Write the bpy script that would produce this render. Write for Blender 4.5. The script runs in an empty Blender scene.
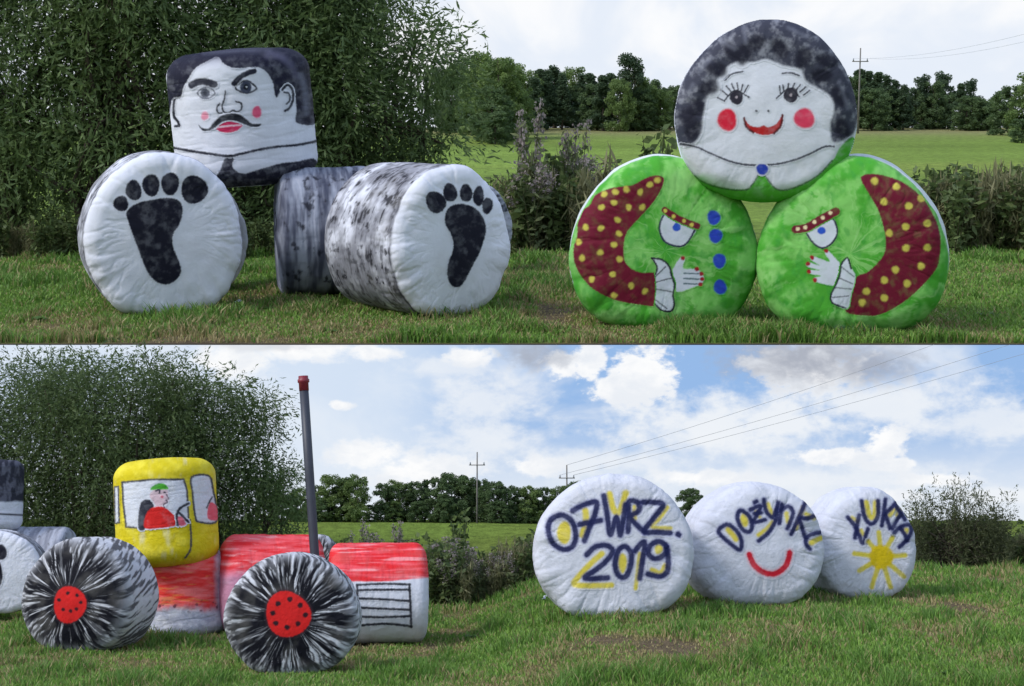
import bpy, math, random
import numpy as np
from mathutils import Matrix, Vector
R_ = math.radians
S = bpy.context.scene
COL = S.collection
rng = np.random.default_rng(7)

# ------------------------------------------------------------------ camera, sky, sun, exposure
F = 1500.0                      # focal length in pixels of the 1024 px wide picture
HL = 1.35                       # eye height above the lower meadow
PITCH = math.atan(177 / F)      # camera looks up a little: level horizon at row 520
cam_d = bpy.data.cameras.new('camera'); cam = bpy.data.objects.new('camera', cam_d); COL.objects.link(cam)
cam_d.sensor_width = 36; cam_d.lens = 36 * F / 1024; cam_d.clip_end = 2000; cam_d.clip_start = 0.1
cam.location = (0, 0, HL); cam.rotation_euler = (math.pi / 2 + PITCH, 0, 0)
S.camera = cam
S.view_settings.view_transform = 'Standard'; S.view_settings.look = 'None'
EXPO = .38
S.view_settings.exposure = EXPO; S.view_settings.gamma = 1
S.cycles.max_bounces = 6; S.cycles.transparent_max_bounces = 8

SUN_EL, SUN_AZ = 40, -124      # azimuth from +Y clockwise: sun over the left shoulder
def azel(u, v):
    d = np.array([(u - 512) / F, 1.0, (343 - v) / F])
    y = d[1] * math.cos(PITCH) - d[2] * math.sin(PITCH); z = d[1] * math.sin(PITCH) + d[2] * math.cos(PITCH)
    return math.atan2(d[0], y), math.atan2(z, math.hypot(d[0], y))

def c(r, g, b, k=1.0):
    f = lambda x: (x / 255 / 12.92 if x <= 10 else ((x / 255 + .055) / 1.055) ** 2.4) * k
    return np.array([f(r), f(g), f(b)])

class NT:
    def __init__(s, tree):
        s.t = tree; s.t.nodes.clear()
    def n(s, typ, **kw):
        nd = s.t.nodes.new('ShaderNode' + typ)
        for k, v in kw.items(): setattr(nd, k, v)
        return nd
    def put(s, sock, v):
        if isinstance(v, bpy.types.NodeSocket): s.t.links.new(v, sock)
        elif v is not None:
            if hasattr(v, '__len__') and sock.type == 'RGBA' and len(v) == 3: v = (*v, 1)
            sock.default_value = v
    def m(s, op, a, b=None, d=None, clamp=False):
        nd = s.n('Math', operation=op, use_clamp=clamp); s.put(nd.inputs[0], a); s.put(nd.inputs[1], b); s.put(nd.inputs[2], d)
        return nd.outputs[0]
    def mix(s, f, a, b, blend='MIX'):
        nd = s.n('MixRGB', blend_type=blend); s.put(nd.inputs[0], f); s.put(nd.inputs[1], a); s.put(nd.inputs[2], b)
        return nd.outputs[0]
    def noise(s, vec, scale, detail=4, rough=.55, dist=0):
        nd = s.n('TexNoise'); s.put(nd.inputs['Vector'], vec)
        nd.inputs['Scale'].default_value = scale; nd.inputs['Detail'].default_value = detail
        nd.inputs['Roughness'].default_value = rough; nd.inputs['Distortion'].default_value = dist
        return nd.outputs['Fac']
    def ss(s, x, lo, hi, a=0, b=1):
        nd = s.n('MapRange', interpolation_type='SMOOTHSTEP'); s.put(nd.inputs[0], x)
        for i, v in enumerate((lo, hi, a, b)): nd.inputs[i + 1].default_value = v
        return nd.outputs[0]

def make_world():
    W = bpy.data.worlds.new('World'); S.world = W; W.use_nodes = True
    T = NT(W.node_tree)
    out = T.n('OutputWorld'); bg = T.n('Background'); T.t.links.new(bg.outputs[0], out.inputs[0])
    ST = 0.1; bg.inputs[1].default_value = ST
    sky = T.n('TexSky', sky_type='NISHITA', sun_disc=False, sun_elevation=R_(SUN_EL), sun_rotation=R_(SUN_AZ))
    co = T.n('TexCoord').outputs['Generated']
    sx = T.n('SeparateXYZ'); T.put(sx.inputs[0], co)
    az = T.m('ARCTAN2', sx.outputs[0], sx.outputs[1])
    el = T.m('ARCSINE', sx.outputs[2])
    cb = T.n('CombineXYZ'); T.put(cb.inputs[0], az); T.put(cb.inputs[1], T.m('MULTIPLY', el, 1.5))
    vec = cb.outputs[0]
    n1 = T.noise(vec, 30, 8, .6, .2)
    n2 = T.noise(vec, 95, 6, .6)
    n3 = T.noise(vec, 9, 5, .55, .5)
    L = lambda r, g, b, k=1.0: tuple(c(r, g, b) / ST * k / 2 ** EXPO)
    # clear-sky colour: whitish at the horizon, bluer higher up; bluer over the lower right
    a0 = azel(512, 400)[0]
    blue = T.mix(T.ss(az, azel(300, 0)[0], azel(560, 0)[0]), L(190, 212, 241), L(150, 186, 232))
    base = T.mix(T.ss(el, 0.004, 0.075), L(228, 236, 246), blue)
    # a thin white veil drifting through it
    veil = T.m('MULTIPLY', T.ss(n3, .44, .66), .75)
    base = T.mix(veil, base, L(236, 241, 248))
    base = T.mix(T.ss(az, azel(500, 0)[0], azel(380, 0)[0], 0, .6), base, L(226, 236, 248))
    wob = T.m('MULTIPLY_ADD', T.m('SUBTRACT', n1, .5), 2.3, T.m('MULTIPLY', T.m('SUBTRACT', n2, .5), 1.1))
    def blob(u, v, ru, rv, soft=.5, amp=1.0):
        A, E = azel(u, v)
        dx = T.m('MULTIPLY', T.m('SUBTRACT', az, A), F / ru); dy = T.m('MULTIPLY', T.m('SUBTRACT', el, E), F / rv)
        r = T.m('SQRT', T.m('MULTIPLY_ADD', dx, dx, T.m('MULTIPLY', dy, dy)))
        r = T.m('MULTIPLY_ADD', wob, 1.1, r)
        return T.ss(r, 1 - soft, 1 + soft * .5, amp, 0)
    def union(bl):
        o = None
        for b in bl:
            x = blob(*b); o = x if o is None else T.m('MAXIMUM', o, x)
        return o
    soft = union([(740, 425, 150, 34, .8, .95), (900, 405, 130, 30, .8, .9), (600, 462, 90, 16, .8, .8), (790, 480, 190, 14, .9, .8),
                  (480, 400, 60, 34, .8, .8), (450, 368, 50, 12, .8, .7), (480, 440, 55, 30, .8, .8), (980, 420, 70, 22, .8, .8),
                  (900, 470, 80, 10, .9, .7), (995, 495, 60, 8, .8, .9)])
    base = T.mix(soft, base, L(240, 244, 249))
    white = union([(590, 362, 20, 20, .3), (645, 372, 42, 28, .3), (613, 388, 28, 14, .3), (562, 366, 20, 14, .35), (808, 366, 60, 26, .35),
                   (884, 442, 22, 20, .35), (893, 464, 26, 7, .4), (830, 456, 40, 9, .4), (940, 480, 40, 7, .5), (535, 467, 26, 10, .4),
                   (470, 356, 26, 9, .4), (340, 405, 12, 5, .4), (370, 455, 40, 17, .45), (300, 350, 60, 13, .5), (420, 470, 60, 18, .5),
                   (372, 352, 28, 9, .45), (700, 478, 50, 8, .5), (875, 496, 45, 7, .5), (232, 360, 40, 22, .5)])
    sh = T.ss(n1, .35, .62)
    base = T.mix(T.m('MULTIPLY', white, .97), base, T.mix(sh, L(236, 240, 246), L(255, 255, 255)))
    grey = union([(808, 358, 85, 26, .6, .95), (868, 364, 55, 22, .7, .9), (536, 355, 34, 15, .6, .9), (265, 346, 50, 6, .7, .4)])
    base = T.mix(T.m('MULTIPLY', grey, T.ss(n1, .2, .6)), base, L(168, 174, 188))
    # bright overcast above
    hi = T.mix(T.ss(n3, .38, .62), L(230, 238, 250), L(252, 253, 255))
    base = T.mix(T.ss(el, R_(7.2), R_(10)), base, hi)
    # overhead the cover thins and lets the sky texture through
    clear = T.mix(1.0, sky.outputs[0], (2.0, 2.0, 2.1), 'MULTIPLY')
    base = T.mix(T.ss(el, R_(20), R_(45), 0, .8), base, clear)
    behind = T.ss(T.m('ABSOLUTE', az), R_(50), R_(110), 0, .75)      # broken cloud behind the viewer
    base = T.mix(behind, base, T.mix(.35, clear, L(240, 244, 250)))
    base = T.mix(T.ss(el, -.06, -.005, 1, 0), base, tuple(c(90, 100, 70) / ST))
    T.put(bg.inputs[0], base)
make_world()
sun_d = bpy.data.lights.new('sun', 'SUN'); sun = bpy.data.objects.new('sun', sun_d); COL.objects.link(sun)
sun_d.energy = 1.6; sun_d.angle = R_(10); sun_d.color = (1, .96, .9)
_sd = Vector((math.sin(R_(SUN_AZ)) * math.cos(R_(SUN_EL)), math.cos(R_(SUN_AZ)) * math.cos(R_(SUN_EL)), math.sin(R_(SUN_EL))))
sun.rotation_euler = _sd.to_track_quat('Z', 'Y').to_euler()

# ------------------------------------------------------------------ noise and small helpers
def _h(ix, iy, iz, seed):
    n = (ix * 374761393 + iy * 668265263 + iz * 2147483647 + seed * 974634127) & 0xFFFFFFFF
    n = ((n ^ (n >> 13)) * 1274126177) & 0xFFFFFFFF
    n = ((n ^ (n >> 16)) * 2246822519) & 0xFFFFFFFF
    return ((n ^ (n >> 15)) & 0xFFFFFF) / 0xFFFFFF
def vn(x, y, z=0.0, seed=0):
    x, y, z = np.broadcast_arrays(np.asarray(x, float), np.asarray(y, float), np.asarray(z, float))
    ix, iy, iz = np.floor(x).astype(np.int64), np.floor(y).astype(np.int64), np.floor(z).astype(np.int64)
    fx, fy, fz = x - ix, y - iy, z - iz
    fx, fy, fz = [f * f * (3 - 2 * f) for f in (fx, fy, fz)]
    o = 0
    for a in (0, 1):
        for b in (0, 1):
            for d in (0, 1):
                w = (fx if a else 1 - fx) * (fy if b else 1 - fy) * (fz if d else 1 - fz)
                o = o + w * _h(ix + a, iy + b, iz + d, seed)
    return o
def fbm(x, y, z=0.0, seed=0, oct=4):
    o, a, t = 0, 1.0, 0
    for i in range(oct):
        k = 2.03 ** i; ca, sa = math.cos(.7 + 1.1 * i), math.sin(.7 + 1.1 * i); x_, y_, z_ = np.asarray(x) * k, np.asarray(y) * k, np.asarray(z) * k
        xr, yr = x_ * ca - y_ * sa, x_ * sa + y_ * ca
        o = o + a * vn(xr, yr * .8 - z_ * .6, yr * .6 + z_ * .8, seed + i); t += a; a *= .55
    return o / t
def sst(x, lo, hi):
    t = np.clip((np.asarray(x, float) - lo) / (hi - lo), 0, 1); return t * t * (3 - 2 * t)
def lerp(a, b, t):
    t = np.asarray(t)[..., None]; return np.asarray(a) * (1 - t) + np.asarray(b) * t

def mesh(name, V, Fc, mat, parent=None, col=None, smooth=True, link=True, mats=None, fmat=None):
    """one mesh object from numpy arrays; Fc is an (n,3)/(n,4) array or a list of those"""
    me = bpy.data.meshes.new(name)
    V = np.asarray(V, np.float32); Fs = Fc if isinstance(Fc, list) else [Fc]
    Fs = [np.asarray(f, np.int32) for f in Fs if len(f)]
    loops = np.concatenate([f.ravel() for f in Fs]); tot = np.concatenate([np.full(len(f), f.shape[1], np.int32) for f in Fs])
    st = np.concatenate([[0], np.cumsum(tot)[:-1]]).astype(np.int32)
    me.vertices.add(len(V)); me.vertices.foreach_set('co', V.ravel())
    me.loops.add(len(loops)); me.loops.foreach_set('vertex_index', loops)
    me.polygons.add(len(tot)); me.polygons.foreach_set('loop_start', st); me.polygons.foreach_set('loop_total', tot)
    me.update(calc_edges=True); me.validate()
    me.polygons.foreach_set('use_smooth', np.full(len(me.polygons), smooth))
    if col is not None:
        a = me.color_attributes.new('Col', 'FLOAT_COLOR', 'POINT')
        cc = np.ones((len(V), 4), np.float32); cc[:, :3] = col; a.data.foreach_set('color', cc.ravel())
    for m_ in (mats or [mat]): me.materials.append(m_)
    if fmat is not None: me.polygons.foreach_set('material_index', np.asarray(fmat, np.int32))
    o = bpy.data.objects.new(name, me)
    if link: COL.objects.link(o)
    if parent is not None: o.parent = parent
    return o
def tag(o, label=None, cat=None, group=None, kind=None):
    for k, v in (('label', label), ('category', cat), ('group', group), ('kind', kind)):
        if v: o[k] = v
    return o
def tube(pts, rad, n=8, cap=True):
    pts = np.asarray(pts, float); rad = np.broadcast_to(np.asarray(rad, float), (len(pts),))
    V = []
    up = np.array([0.31, 0.22, .93])
    for i, p in enumerate(pts):
        t = pts[min(i + 1, len(pts) - 1)] - pts[max(i - 1, 0)]; t /= np.linalg.norm(t) + 1e-9
        a = np.cross(t, up if abs(t @ up) < .95 else np.array([1., 0, 0])); a /= np.linalg.norm(a); b = np.cross(t, a)
        for k in range(n):
            w = 2 * math.pi * k / n; V.append(p + rad[i] * (math.cos(w) * a + math.sin(w) * b))
    Q = [(i * n + k, i * n + (k + 1) % n, (i + 1) * n + (k + 1) % n, (i + 1) * n + k) for i in range(len(pts) - 1) for k in range(n)]
    T = []
    if cap:
        V += [pts[0], pts[-1]]; m0 = len(V) - 2
        for k in range(n):
            T.append((m0, (k + 1) % n, k)); T.append((m0 + 1, (len(pts) - 1) * n + k, (len(pts) - 1) * n + (k + 1) % n))
    return np.array(V), np.array(Q), np.array(T).reshape(-1, 3)
def join(parts):
    V, Q, T, o = [], [], [], 0
    for v, q, t in parts:
        V.append(v); Q.append(q + o)
        if len(t): T.append(t + o)
        o += len(v)
    return np.concatenate(V), [np.concatenate(Q)] + ([np.concatenate(T)] if T else [])
def box(cx, cy, cz, sx, sy, sz):
    x, y, z = sx / 2, sy / 2, sz / 2
    V = np.array([(cx + a * x, cy + b * y, cz + d * z) for a in (-1, 1) for b in (-1, 1) for d in (-1, 1)])
    Q = np.array([(0, 1, 3, 2), (4, 6, 7, 5), (0, 4, 5, 1), (2, 3, 7, 6), (0, 2, 6, 4), (1, 5, 7, 3)])
    return V, Q, np.zeros((0, 3), int)

# ------------------------------------------------------------------ materials
def mat_attr(name, rough=.8, bump=.0, bscale=40, spec=.25, trans=0.0, vary=0.0, vscale=8, vel=(1, 1, 1)):
    m = bpy.data.materials.new(name); m.use_nodes = True; T = NT(m.node_tree)
    out = T.n('OutputMaterial'); p = T.n('BsdfPrincipled')
    at = T.n('Attribute', attribute_name='Col').outputs['Color']
    co = T.n('TexCoord').outputs['Object']
    if vary:
        nz = T.noise(co, vscale, 5, .6)
        at = T.mix(1.0, at, T.mix(T.ss(nz, .25, .75), (1 - vary,) * 3, (1 + vary,) * 3), 'MULTIPLY')
    T.put(p.inputs['Base Color'], at); p.inputs['Roughness'].default_value = rough
    p.inputs['Specular IOR Level'].default_value = spec
    if bump:
        b = T.n('Bump'); b.inputs['Strength'].default_value = bump; b.inputs['Distance'].default_value = .02
        mp = T.n('Mapping'); mp.inputs['Scale'].default_value = vel; T.put(mp.inputs[0], co)
        T.put(b.inputs['Height'], T.m('ADD', T.noise(mp.outputs[0], bscale, 6, .65), T.m('MULTIPLY', T.noise(mp.outputs[0], bscale * .18, 3, .5, .8), 1.5)))
        T.put(p.inputs['Normal'], b.outputs[0])
    if trans:
        tr = T.n('BsdfTranslucent'); T.put(tr.inputs[0], at); mx = T.n('MixShader'); mx.inputs[0].default_value = trans
        T.t.links.new(p.outputs[0], mx.inputs[1]); T.t.links.new(tr.outputs[0], mx.inputs[2]); T.t.links.new(mx.outputs[0], out.inputs[0])
    else: T.t.links.new(p.outputs[0], out.inputs[0])
    return m
def mat_plain(name, col, rough=.6, metal=0, vary=.15, vscale=6):
    m = bpy.data.materials.new(name); m.use_nodes = True; T = NT(m.node_tree)
    out = T.n('OutputMaterial'); p = T.n('BsdfPrincipled'); co = T.n('TexCoord').outputs['Object']
    nz = T.noise(co, vscale, 6, .65)
    T.put(p.inputs['Base Color'], T.mix(T.ss(nz, .2, .8), tuple(np.array(col) * (1 - vary)), tuple(np.array(col) * (1 + vary))))
    p.inputs['Roughness'].default_value = rough; p.inputs['Metallic'].default_value = metal
    T.t.links.new(p.outputs[0], out.inputs[0]); return m
M_FABU = mat_attr('white_fabric_upper', .68, .5, 8, .12, vary=.05, vscale=3)
M_FABL = mat_attr('white_fabric', .68, .5, 24, .12, vary=.05, vscale=8)
M_LEAF = mat_attr('leaf', .55, spec=.3, trans=.4)
M_GRASS = mat_attr('grass_blade', .55, spec=.3, trans=.3)
M_BARK = mat_plain('bark', (.07, .055, .04), .9)
M_PIPE = mat_plain('grey_pipe', (.035, .042, .062), .5)
M_REDP = mat_plain('red_pipe_socket', (.2, .02, .035), .45)
M_WOOD = mat_plain('weathered_wood', (.17, .16, .15), .85)
M_WIRE = mat_plain('wire', (.30, .32, .36), .5)
M_SOIL = mat_plain('soil', (.06, .045, .03), .95)
def mat_ground(name, sc):
    m = bpy.data.materials.new(name); m.use_nodes = True; T = NT(m.node_tree)
    out = T.n('OutputMaterial'); p = T.n('BsdfPrincipled'); p.inputs['Roughness'].default_value = .95
    p.inputs['Specular IOR Level'].default_value = .1
    co = T.n('TexCoord').outputs['Object']
    at = T.n('Attribute', attribute_name='Col').outputs['Color']
    nz = T.noise(co, 7 * sc, 8, .7); nf = T.noise(co, 40 * sc, 5, .7)
    k = T.mix(T.ss(nz, .25, .75), (.62, .62, .62), (1.35, 1.35, 1.3))
    k2 = T.mix(T.ss(nf, .25, .75), (.72, .72, .72), (1.3, 1.3, 1.28))
    T.put(p.inputs['Base Color'], T.mix(1.0, T.mix(1.0, at, k, 'MULTIPLY'), k2, 'MULTIPLY'))
    b = T.n('Bump'); b.inputs['Strength'].default_value = .8; b.inputs['Distance'].default_value = .05 / sc
    T.put(b.inputs['Height'], nf); T.put(p.inputs['Normal'], b.outputs[0])
    T.t.links.new(p.outputs[0], out.inputs[0]); return m

# ------------------------------------------------------------------ the two levels: the meadow, and the hillside above and behind it
cp, sp_ = math.cos(PITCH), math.sin(PITCH)
VHU = 128
TH = PITCH + math.atan((343 - VHU) / F)        # slope of the hillside
HU = 4.0                                       # eye height above the hillside's plane
def interp_s(x, xs, ys):
    return np.interp(x, xs, ys)
def terr_low(x, y):
    x, y = np.asarray(x, float), np.asarray(y, float)
    zl = interp_s(y, [-50, 15, 18, 22, 24, 26.5, 29, 40, 60, 400], [0, 0, .07, .21, .62, 1.30, 1.36, 1.2, .6, .4])
    zr = interp_s(y, [-50, 10, 11, 13.5, 15, 22, 24, 26.5, 29, 40, 60, 400], [0, 0, .05, .33, .38, .72, .98, 1.26, 1.34, 1.2, .6, .4])
    k = sst(x, -.7, 1.0)
    return zl * (1 - k) + zr * k + .05 * (fbm(x * .35, y * .35, 0, 3, 3) - .5) * sst(y, 9, 11)
def terr_up(x, y):
    x, y = np.asarray(x, float), np.asarray(y, float)
    z = interp_s(y, [0, 54, 68, 95, 130, 165, 240, 400], [0, 0, .45, 1.8, 3.25, 4.05, 4.1, 3.0])
    return z + .1 * (fbm(x * .12, y * .12, 0, 5, 3) - .5) * sst(y, 28.5, 32)
class Frame:
    def __init__(s, th, h, terr, ppm):
        s.h, s.terr, s.th = h, terr, th
        n = np.array([0, -math.sin(th), math.cos(th)])
        o = np.array([0, 0, HL]) - n * h
        s.M = Matrix(((1, 0, 0, o[0]), (0, math.cos(th), -math.sin(th), o[1]), (0, math.sin(th), math.cos(th), o[2]), (0, 0, 0, 1)))
        s.p = PITCH - th
    def dir(s, u, v):                           # direction in the level's own axes, y = 1
        x, y, z = (u - 512) / F, 1.0, (343 - v) / F
        y2 = y * math.cos(s.p) - z * math.sin(s.p); z2 = y * math.sin(s.p) + z * math.cos(s.p)
        return x / y2, z2 / y2
    def at(s, u, v, Y):
        a, b = s.dir(u, v); return np.array([a * Y, Y, s.h + b * Y])
    def ground(s, u, v):
        a, b = s.dir(u, v)
        Y = np.arange(5, 330, .02); d = s.h + b * Y - s.terr(a * Y, Y)
        i = np.argmax(d < 0); return np.array([a * Y[i], Y[i], float(s.terr(a * Y[i], Y[i]))])
    def proj(s, P):
        P = np.asarray(P); x, y, z = P[..., 0], P[..., 1], P[..., 2] - s.h
        y2 = y * math.cos(s.p) + z * math.sin(s.p); z2 = -y * math.sin(s.p) + z * math.cos(s.p)
        return 512 + F * x / y2, 343 - F * z2 / y2
UP = Frame(TH, HU, terr_up, 46)
LO = Frame(0.0, HL, terr_low, 110)
EDGE = UP.ground(512, 343.4)[1]

# ground colours shared by sheet and blades: green turf, dry straw patches, bare brown soil
def turf(x, y, s, seed):
    x, y = np.asarray(x, float), np.asarray(y, float)
    bias = .028 * sst(y, 32.2, 29.2) if s > 2 else .06 * sst(x, .6, -.8) * sst(y, 18, 12) + .085 * np.exp(-((x - 1.7) / 1.3) ** 2 - ((y - 13.6) / .9) ** 2)
    a = fbm(x * .55 / s, y * .30 / s, 0, seed, 4); b = fbm(x * 1.7 / s, y * .8 / s, 0, seed + 9, 4)
    bare = sst(.55 * a + .45 * b + bias, .555, .645); dry = sst(.5 * a + .5 * b + bias, .47, .58)
    return bare, dry
G_GREEN, G_DRY, G_BARE, G_MEADOW = np.array([.12, .175, .042]), np.array([.20, .185, .07]), np.array([.15, .115, .075]), np.array([.20, .30, .06])
def sheet(name, fr, xs, ys, s, seed, far0, far1):
    X, Y = np.meshgrid(xs, ys); Z = fr.terr(X, Y)
    bare, dry = turf(X, Y, s, seed)
    k = sst(Y, far0, far1)
    col = lerp(lerp(G_GREEN, G_DRY, dry), G_BARE, bare)
    mead = lerp(G_MEADOW * .8, G_MEADOW * 1.15, fbm(X * .22 / s, Y * .12 / s, 0, seed + 4, 4))
    mead = lerp(mead, np.array([.21, .25, .06]), .5 * sst(fbm(X * .08 / s, Y * .25 / s, 0, seed + 6, 3), .5, .7))
    band = vn(0 * X, Y * .55 / s + .02 * X / s, 0, seed + 8) * .6 + .4 * vn(X * .05 / s, Y * 1.7 / s, 0, seed + 9)
    mead = lerp(mead * .72, mead * 1.22, band)
    mead = lerp(mead, np.array([.26, .23, .12]), .75 * sst(Y, 118, 150) * (s > 2))
    col = lerp(col, mead, k)
    n, m_ = len(ys), len(xs); I = np.arange(n * m_).reshape(n, m_)
    Q = np.stack([I[:-1, :-1], I[:-1, 1:], I[1:, 1:], I[1:, :-1]], -1).reshape(-1, 4)
    return np.stack([X, Y, Z], -1).reshape(-1, 3), Q, col.reshape(-1, 3), I
def axis_pts(a, b, da, db):
    n = 400; t = np.linspace(0, 1, n); w = da + (db - da) * t; y = a + (b - a) * np.cumsum(w) / np.sum(w); return np.concatenate([[a], y])
xs = np.concatenate([[-400, -120, -50, -25], np.linspace(-14, 14, 330), [25, 50, 120, 400]])
V, Q, colr, _ = sheet('ground', LO, xs, np.concatenate([[-60, -20, 0, 6], np.linspace(9, 30, 420), [34, 40, 60, 120, 400]]), 1.0, 11, 19.5, 22.5)
g_low = mesh('ground', V, Q, mat_ground('turf_low', 1.0), col=colr); tag(g_low, kind='structure')
xs = np.concatenate([[-260, -150, -90], np.linspace(-62, 62, 380), [90, 150, 260]])
ys = np.concatenate([np.linspace(EDGE, 46, 260), np.linspace(46.5, 180, 150), [200, 240, 300]])
V, Q, colr, I = sheet('hillside', UP, xs, ys, 3.2, 21, 51, 60)
# the underside of the overhanging hillside: a wedge of soil that meets the turf at its front edge
V = V.copy(); nb = len(V)
fe = V[I[0]]; un = 8.8; back = fe.copy(); dY = 140.0
back[:, 1] += dY * math.cos(TH - R_(un)); back[:, 2] -= dY * math.sin(TH - R_(un)); back[:, 0] *= 1
V2 = np.concatenate([V, fe - np.array([0, 0, .03]), back]); m_ = len(xs)
I2 = nb + np.arange(2 * m_).reshape(2, m_)
Qs = np.stack([I2[0, :-1], I2[1, :-1], I2[1, 1:], I2[0, 1:]], -1)
Qf = np.stack([I[0, :-1], I2[0, :-1], I2[0, 1:], I[0, 1:]], -1)
fm = np.concatenate([np.zeros(len(Q), int), np.ones(len(Qs) + len(Qf), int)])
colr = np.concatenate([colr, np.tile(G_BARE, (2 * m_, 1))])
hill = mesh('hillside_terrain', V2, [np.concatenate([Q, Qs, Qf])], None, col=colr, mats=[mat_ground('turf_hill', .31), M_SOIL], fmat=fm)
hill.matrix_world = UP.M; tag(hill, kind='structure')

# ------------------------------------------------------------------ grass blades
FOOT = {}
def foot_grass(fr, name, s, seed):
    r = np.random.default_rng(seed); P = []
    for (x0, x1, y) in FOOT[id(fr)]:
        n = int(520 * (x1 - x0) / s); x = x0 + (x1 - x0) * r.random(n); P.append(np.stack([x, y - s * (.02 + .20 * r.random(n) ** 2)], 1))
    P = np.concatenate(P); return P
def blades(name, fr, N, y0, y1, half, s, seed, hmul=1.0, pw=1.0, clip=None, pts=None):
    r = np.random.default_rng(seed)
    u = r.random(N); y = 1 / ((1 / y0) * (1 - u) + (1 / y1) * u); y = np.clip(y, y0, y1)
    x = (r.random(N) * 2 - 1) * half * y
    if pts is not None: x, y = pts[:, 0], pts[:, 1]
    bare, dry = turf(x, y, s, {1.0: 11}.get(s, 21))
    tuft = sst(fbm(x * 2.6 / s, y * 1.6 / s, 0, seed + 2, 3), .50, .70)
    keep = r.random(len(x)) > bare * .78
    x, y, bare, dry, tuft = x[keep], y[keep], bare[keep], dry[keep], tuft[keep]
    n = len(x); z = fr.terr(x, y)
    h = s * hmul * ((.03 + .045 * r.random(n) + .16 * tuft * (.3 + .7 * r.random(n))) if pts is None else (.04 + .13 * r.random(n) ** 1.6 * (.35 + tuft))) * (1 - .6 * bare) * (1 - .2 * dry)
    w = s * (.0035 + .003 * r.random(n)) * np.clip(y / y0, 1, 1.8)
    a = r.random(n) * 2 * math.pi; lean = (.15 + .6 * r.random(n)) * h; la = r.random(n) * 2 * math.pi
    px, py = np.cos(a) * w, np.sin(a) * w; lx, ly = np.cos(la) * lean, np.sin(la) * lean
    B = np.stack([x, y, z], 1)
    o = lambda ax, ay, az: B + np.stack([ax, ay, az], 1)
    V = np.stack([o(-px, -py, -.01 * h), o(px, py, -.01 * h), o(px * .8 + lx * .35, py * .8 + ly * .35, h * .6), o(-px * .8 + lx * .35, -py * .8 + ly * .35, h * .6), o(lx, ly, h)], 1).reshape(-1, 3)
    i0 = np.arange(n)[:, None] * 5
    g = lerp(np.array([.085, .18, .03]), np.array([.20, .34, .06]), r.random(n))
    g = lerp(g, np.array([.14, .21, .07]), (r.random(n) < .2) * .7)
    g = lerp(g, np.array([.075, .17, .03]), .55 * tuft)
    st = lerp(np.array([.22, .19, .08]), np.array([.34, .29, .15]), r.random(n))
    cc = lerp(g, st, np.clip((r.random(n) < (.10 + .38 * dry + .42 * bare)) * 1.0, 0, 1))
    cc = np.repeat(cc * 1.22, 5, 0)
    o = mesh(name, V, [i0 + np.array([[0, 1, 2, 3]]), i0 + np.array([[3, 2, 4]])], M_GRASS, col=cc, smooth=False)
    o.matrix_world = fr.M; return tag(o, kind='stuff')

# ------------------------------------------------------------------ painted bales
def smooth_pts(P, closed, k=6):
    P = np.asarray(P, float); n = len(P)
    if n < 3: return P
    out = []
    for i in range(n if closed else n - 1):
        p0 = P[(i - 1) % n] if closed or i > 0 else P[0]; p1 = P[i]; p2 = P[(i + 1) % n]
        p3 = P[(i + 2) % n] if closed or i + 2 < n else P[-1]
        for j in range(k):
            t = j / k
            out.append(.5 * (2 * p1 + (p2 - p0) * t + (2 * p0 - 5 * p1 + 4 * p2 - p3) * t * t + (3 * p1 - p0 - 3 * p2 + p3) * t ** 3))
    if not closed: out.append(P[-1])
    return np.array(out)
def d_line(U, V, P, closed=False):
    d = np.full(U.shape, 1e9)
    m = len(P) if closed else len(P) - 1
    for i in range(m):
        a, b = P[i], P[(i + 1) % len(P)]; e = b - a; L2 = e @ e + 1e-9
        t = np.clip(((U - a[0]) * e[0] + (V - a[1]) * e[1]) / L2, 0, 1)
        d = np.minimum(d, np.hypot(U - a[0] - t * e[0], V - a[1] - t * e[1]))
    return d
def inside(U, V, P):
    k = np.zeros(U.shape, bool)
    for i in range(len(P)):
        a, b = P[i], P[(i + 1) % len(P)]
        if a[1] == b[1]: continue
        k ^= ((a[1] > V) != (b[1] > V)) & (U < (b[0] - a[0]) * (V - a[1]) / (b[1] - a[1]) + a[0])
    return k
class Z:
    """traced shapes: zoom window origin and scale; s = stroke, f = filled outline, e = ellipse, all in picture pixels"""
    def __init__(s, x0, y0, k): s.x0, s.y0, s.k = x0, y0, k
    def P(s, pts): return np.array([(s.x0 + x / s.k, s.y0 + y / s.k) for x, y in pts], float)
    def s(s, pts, w, col, soft=.7, op=1, nz=.15, closed=False, raw=False):
        P = s.P(pts); P = P if raw else smooth_pts(P, closed); return ('s', P, w / s.k, col, soft, op, nz, closed)
    def f(s, pts, col, soft=.8, op=1, nz=.15, raw=False):
        P = s.P(pts); P = P if raw else smooth_pts(P, True); return ('f', P, 0, col, soft, op, nz, True)
    def e(s, x, y, rx, ry, col, soft=.8, op=1, nz=.12, rot=0):
        t = np.linspace(0, 2 * math.pi, 30, endpoint=False); a = R_(rot)
        wob = 1 + .04 * np.sin(3 * t + x) + .03 * np.cos(2 * t + y)
        ex, ey = rx * np.cos(t) * wob, ry * np.sin(t) * wob
        pts = [(x + p * math.cos(a) - q * math.sin(a), y + p * math.sin(a) + q * math.cos(a)) for p, q in zip(ex, ey)]
        return ('f', s.P(pts), 0, col, soft, op, nz, True)
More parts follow.
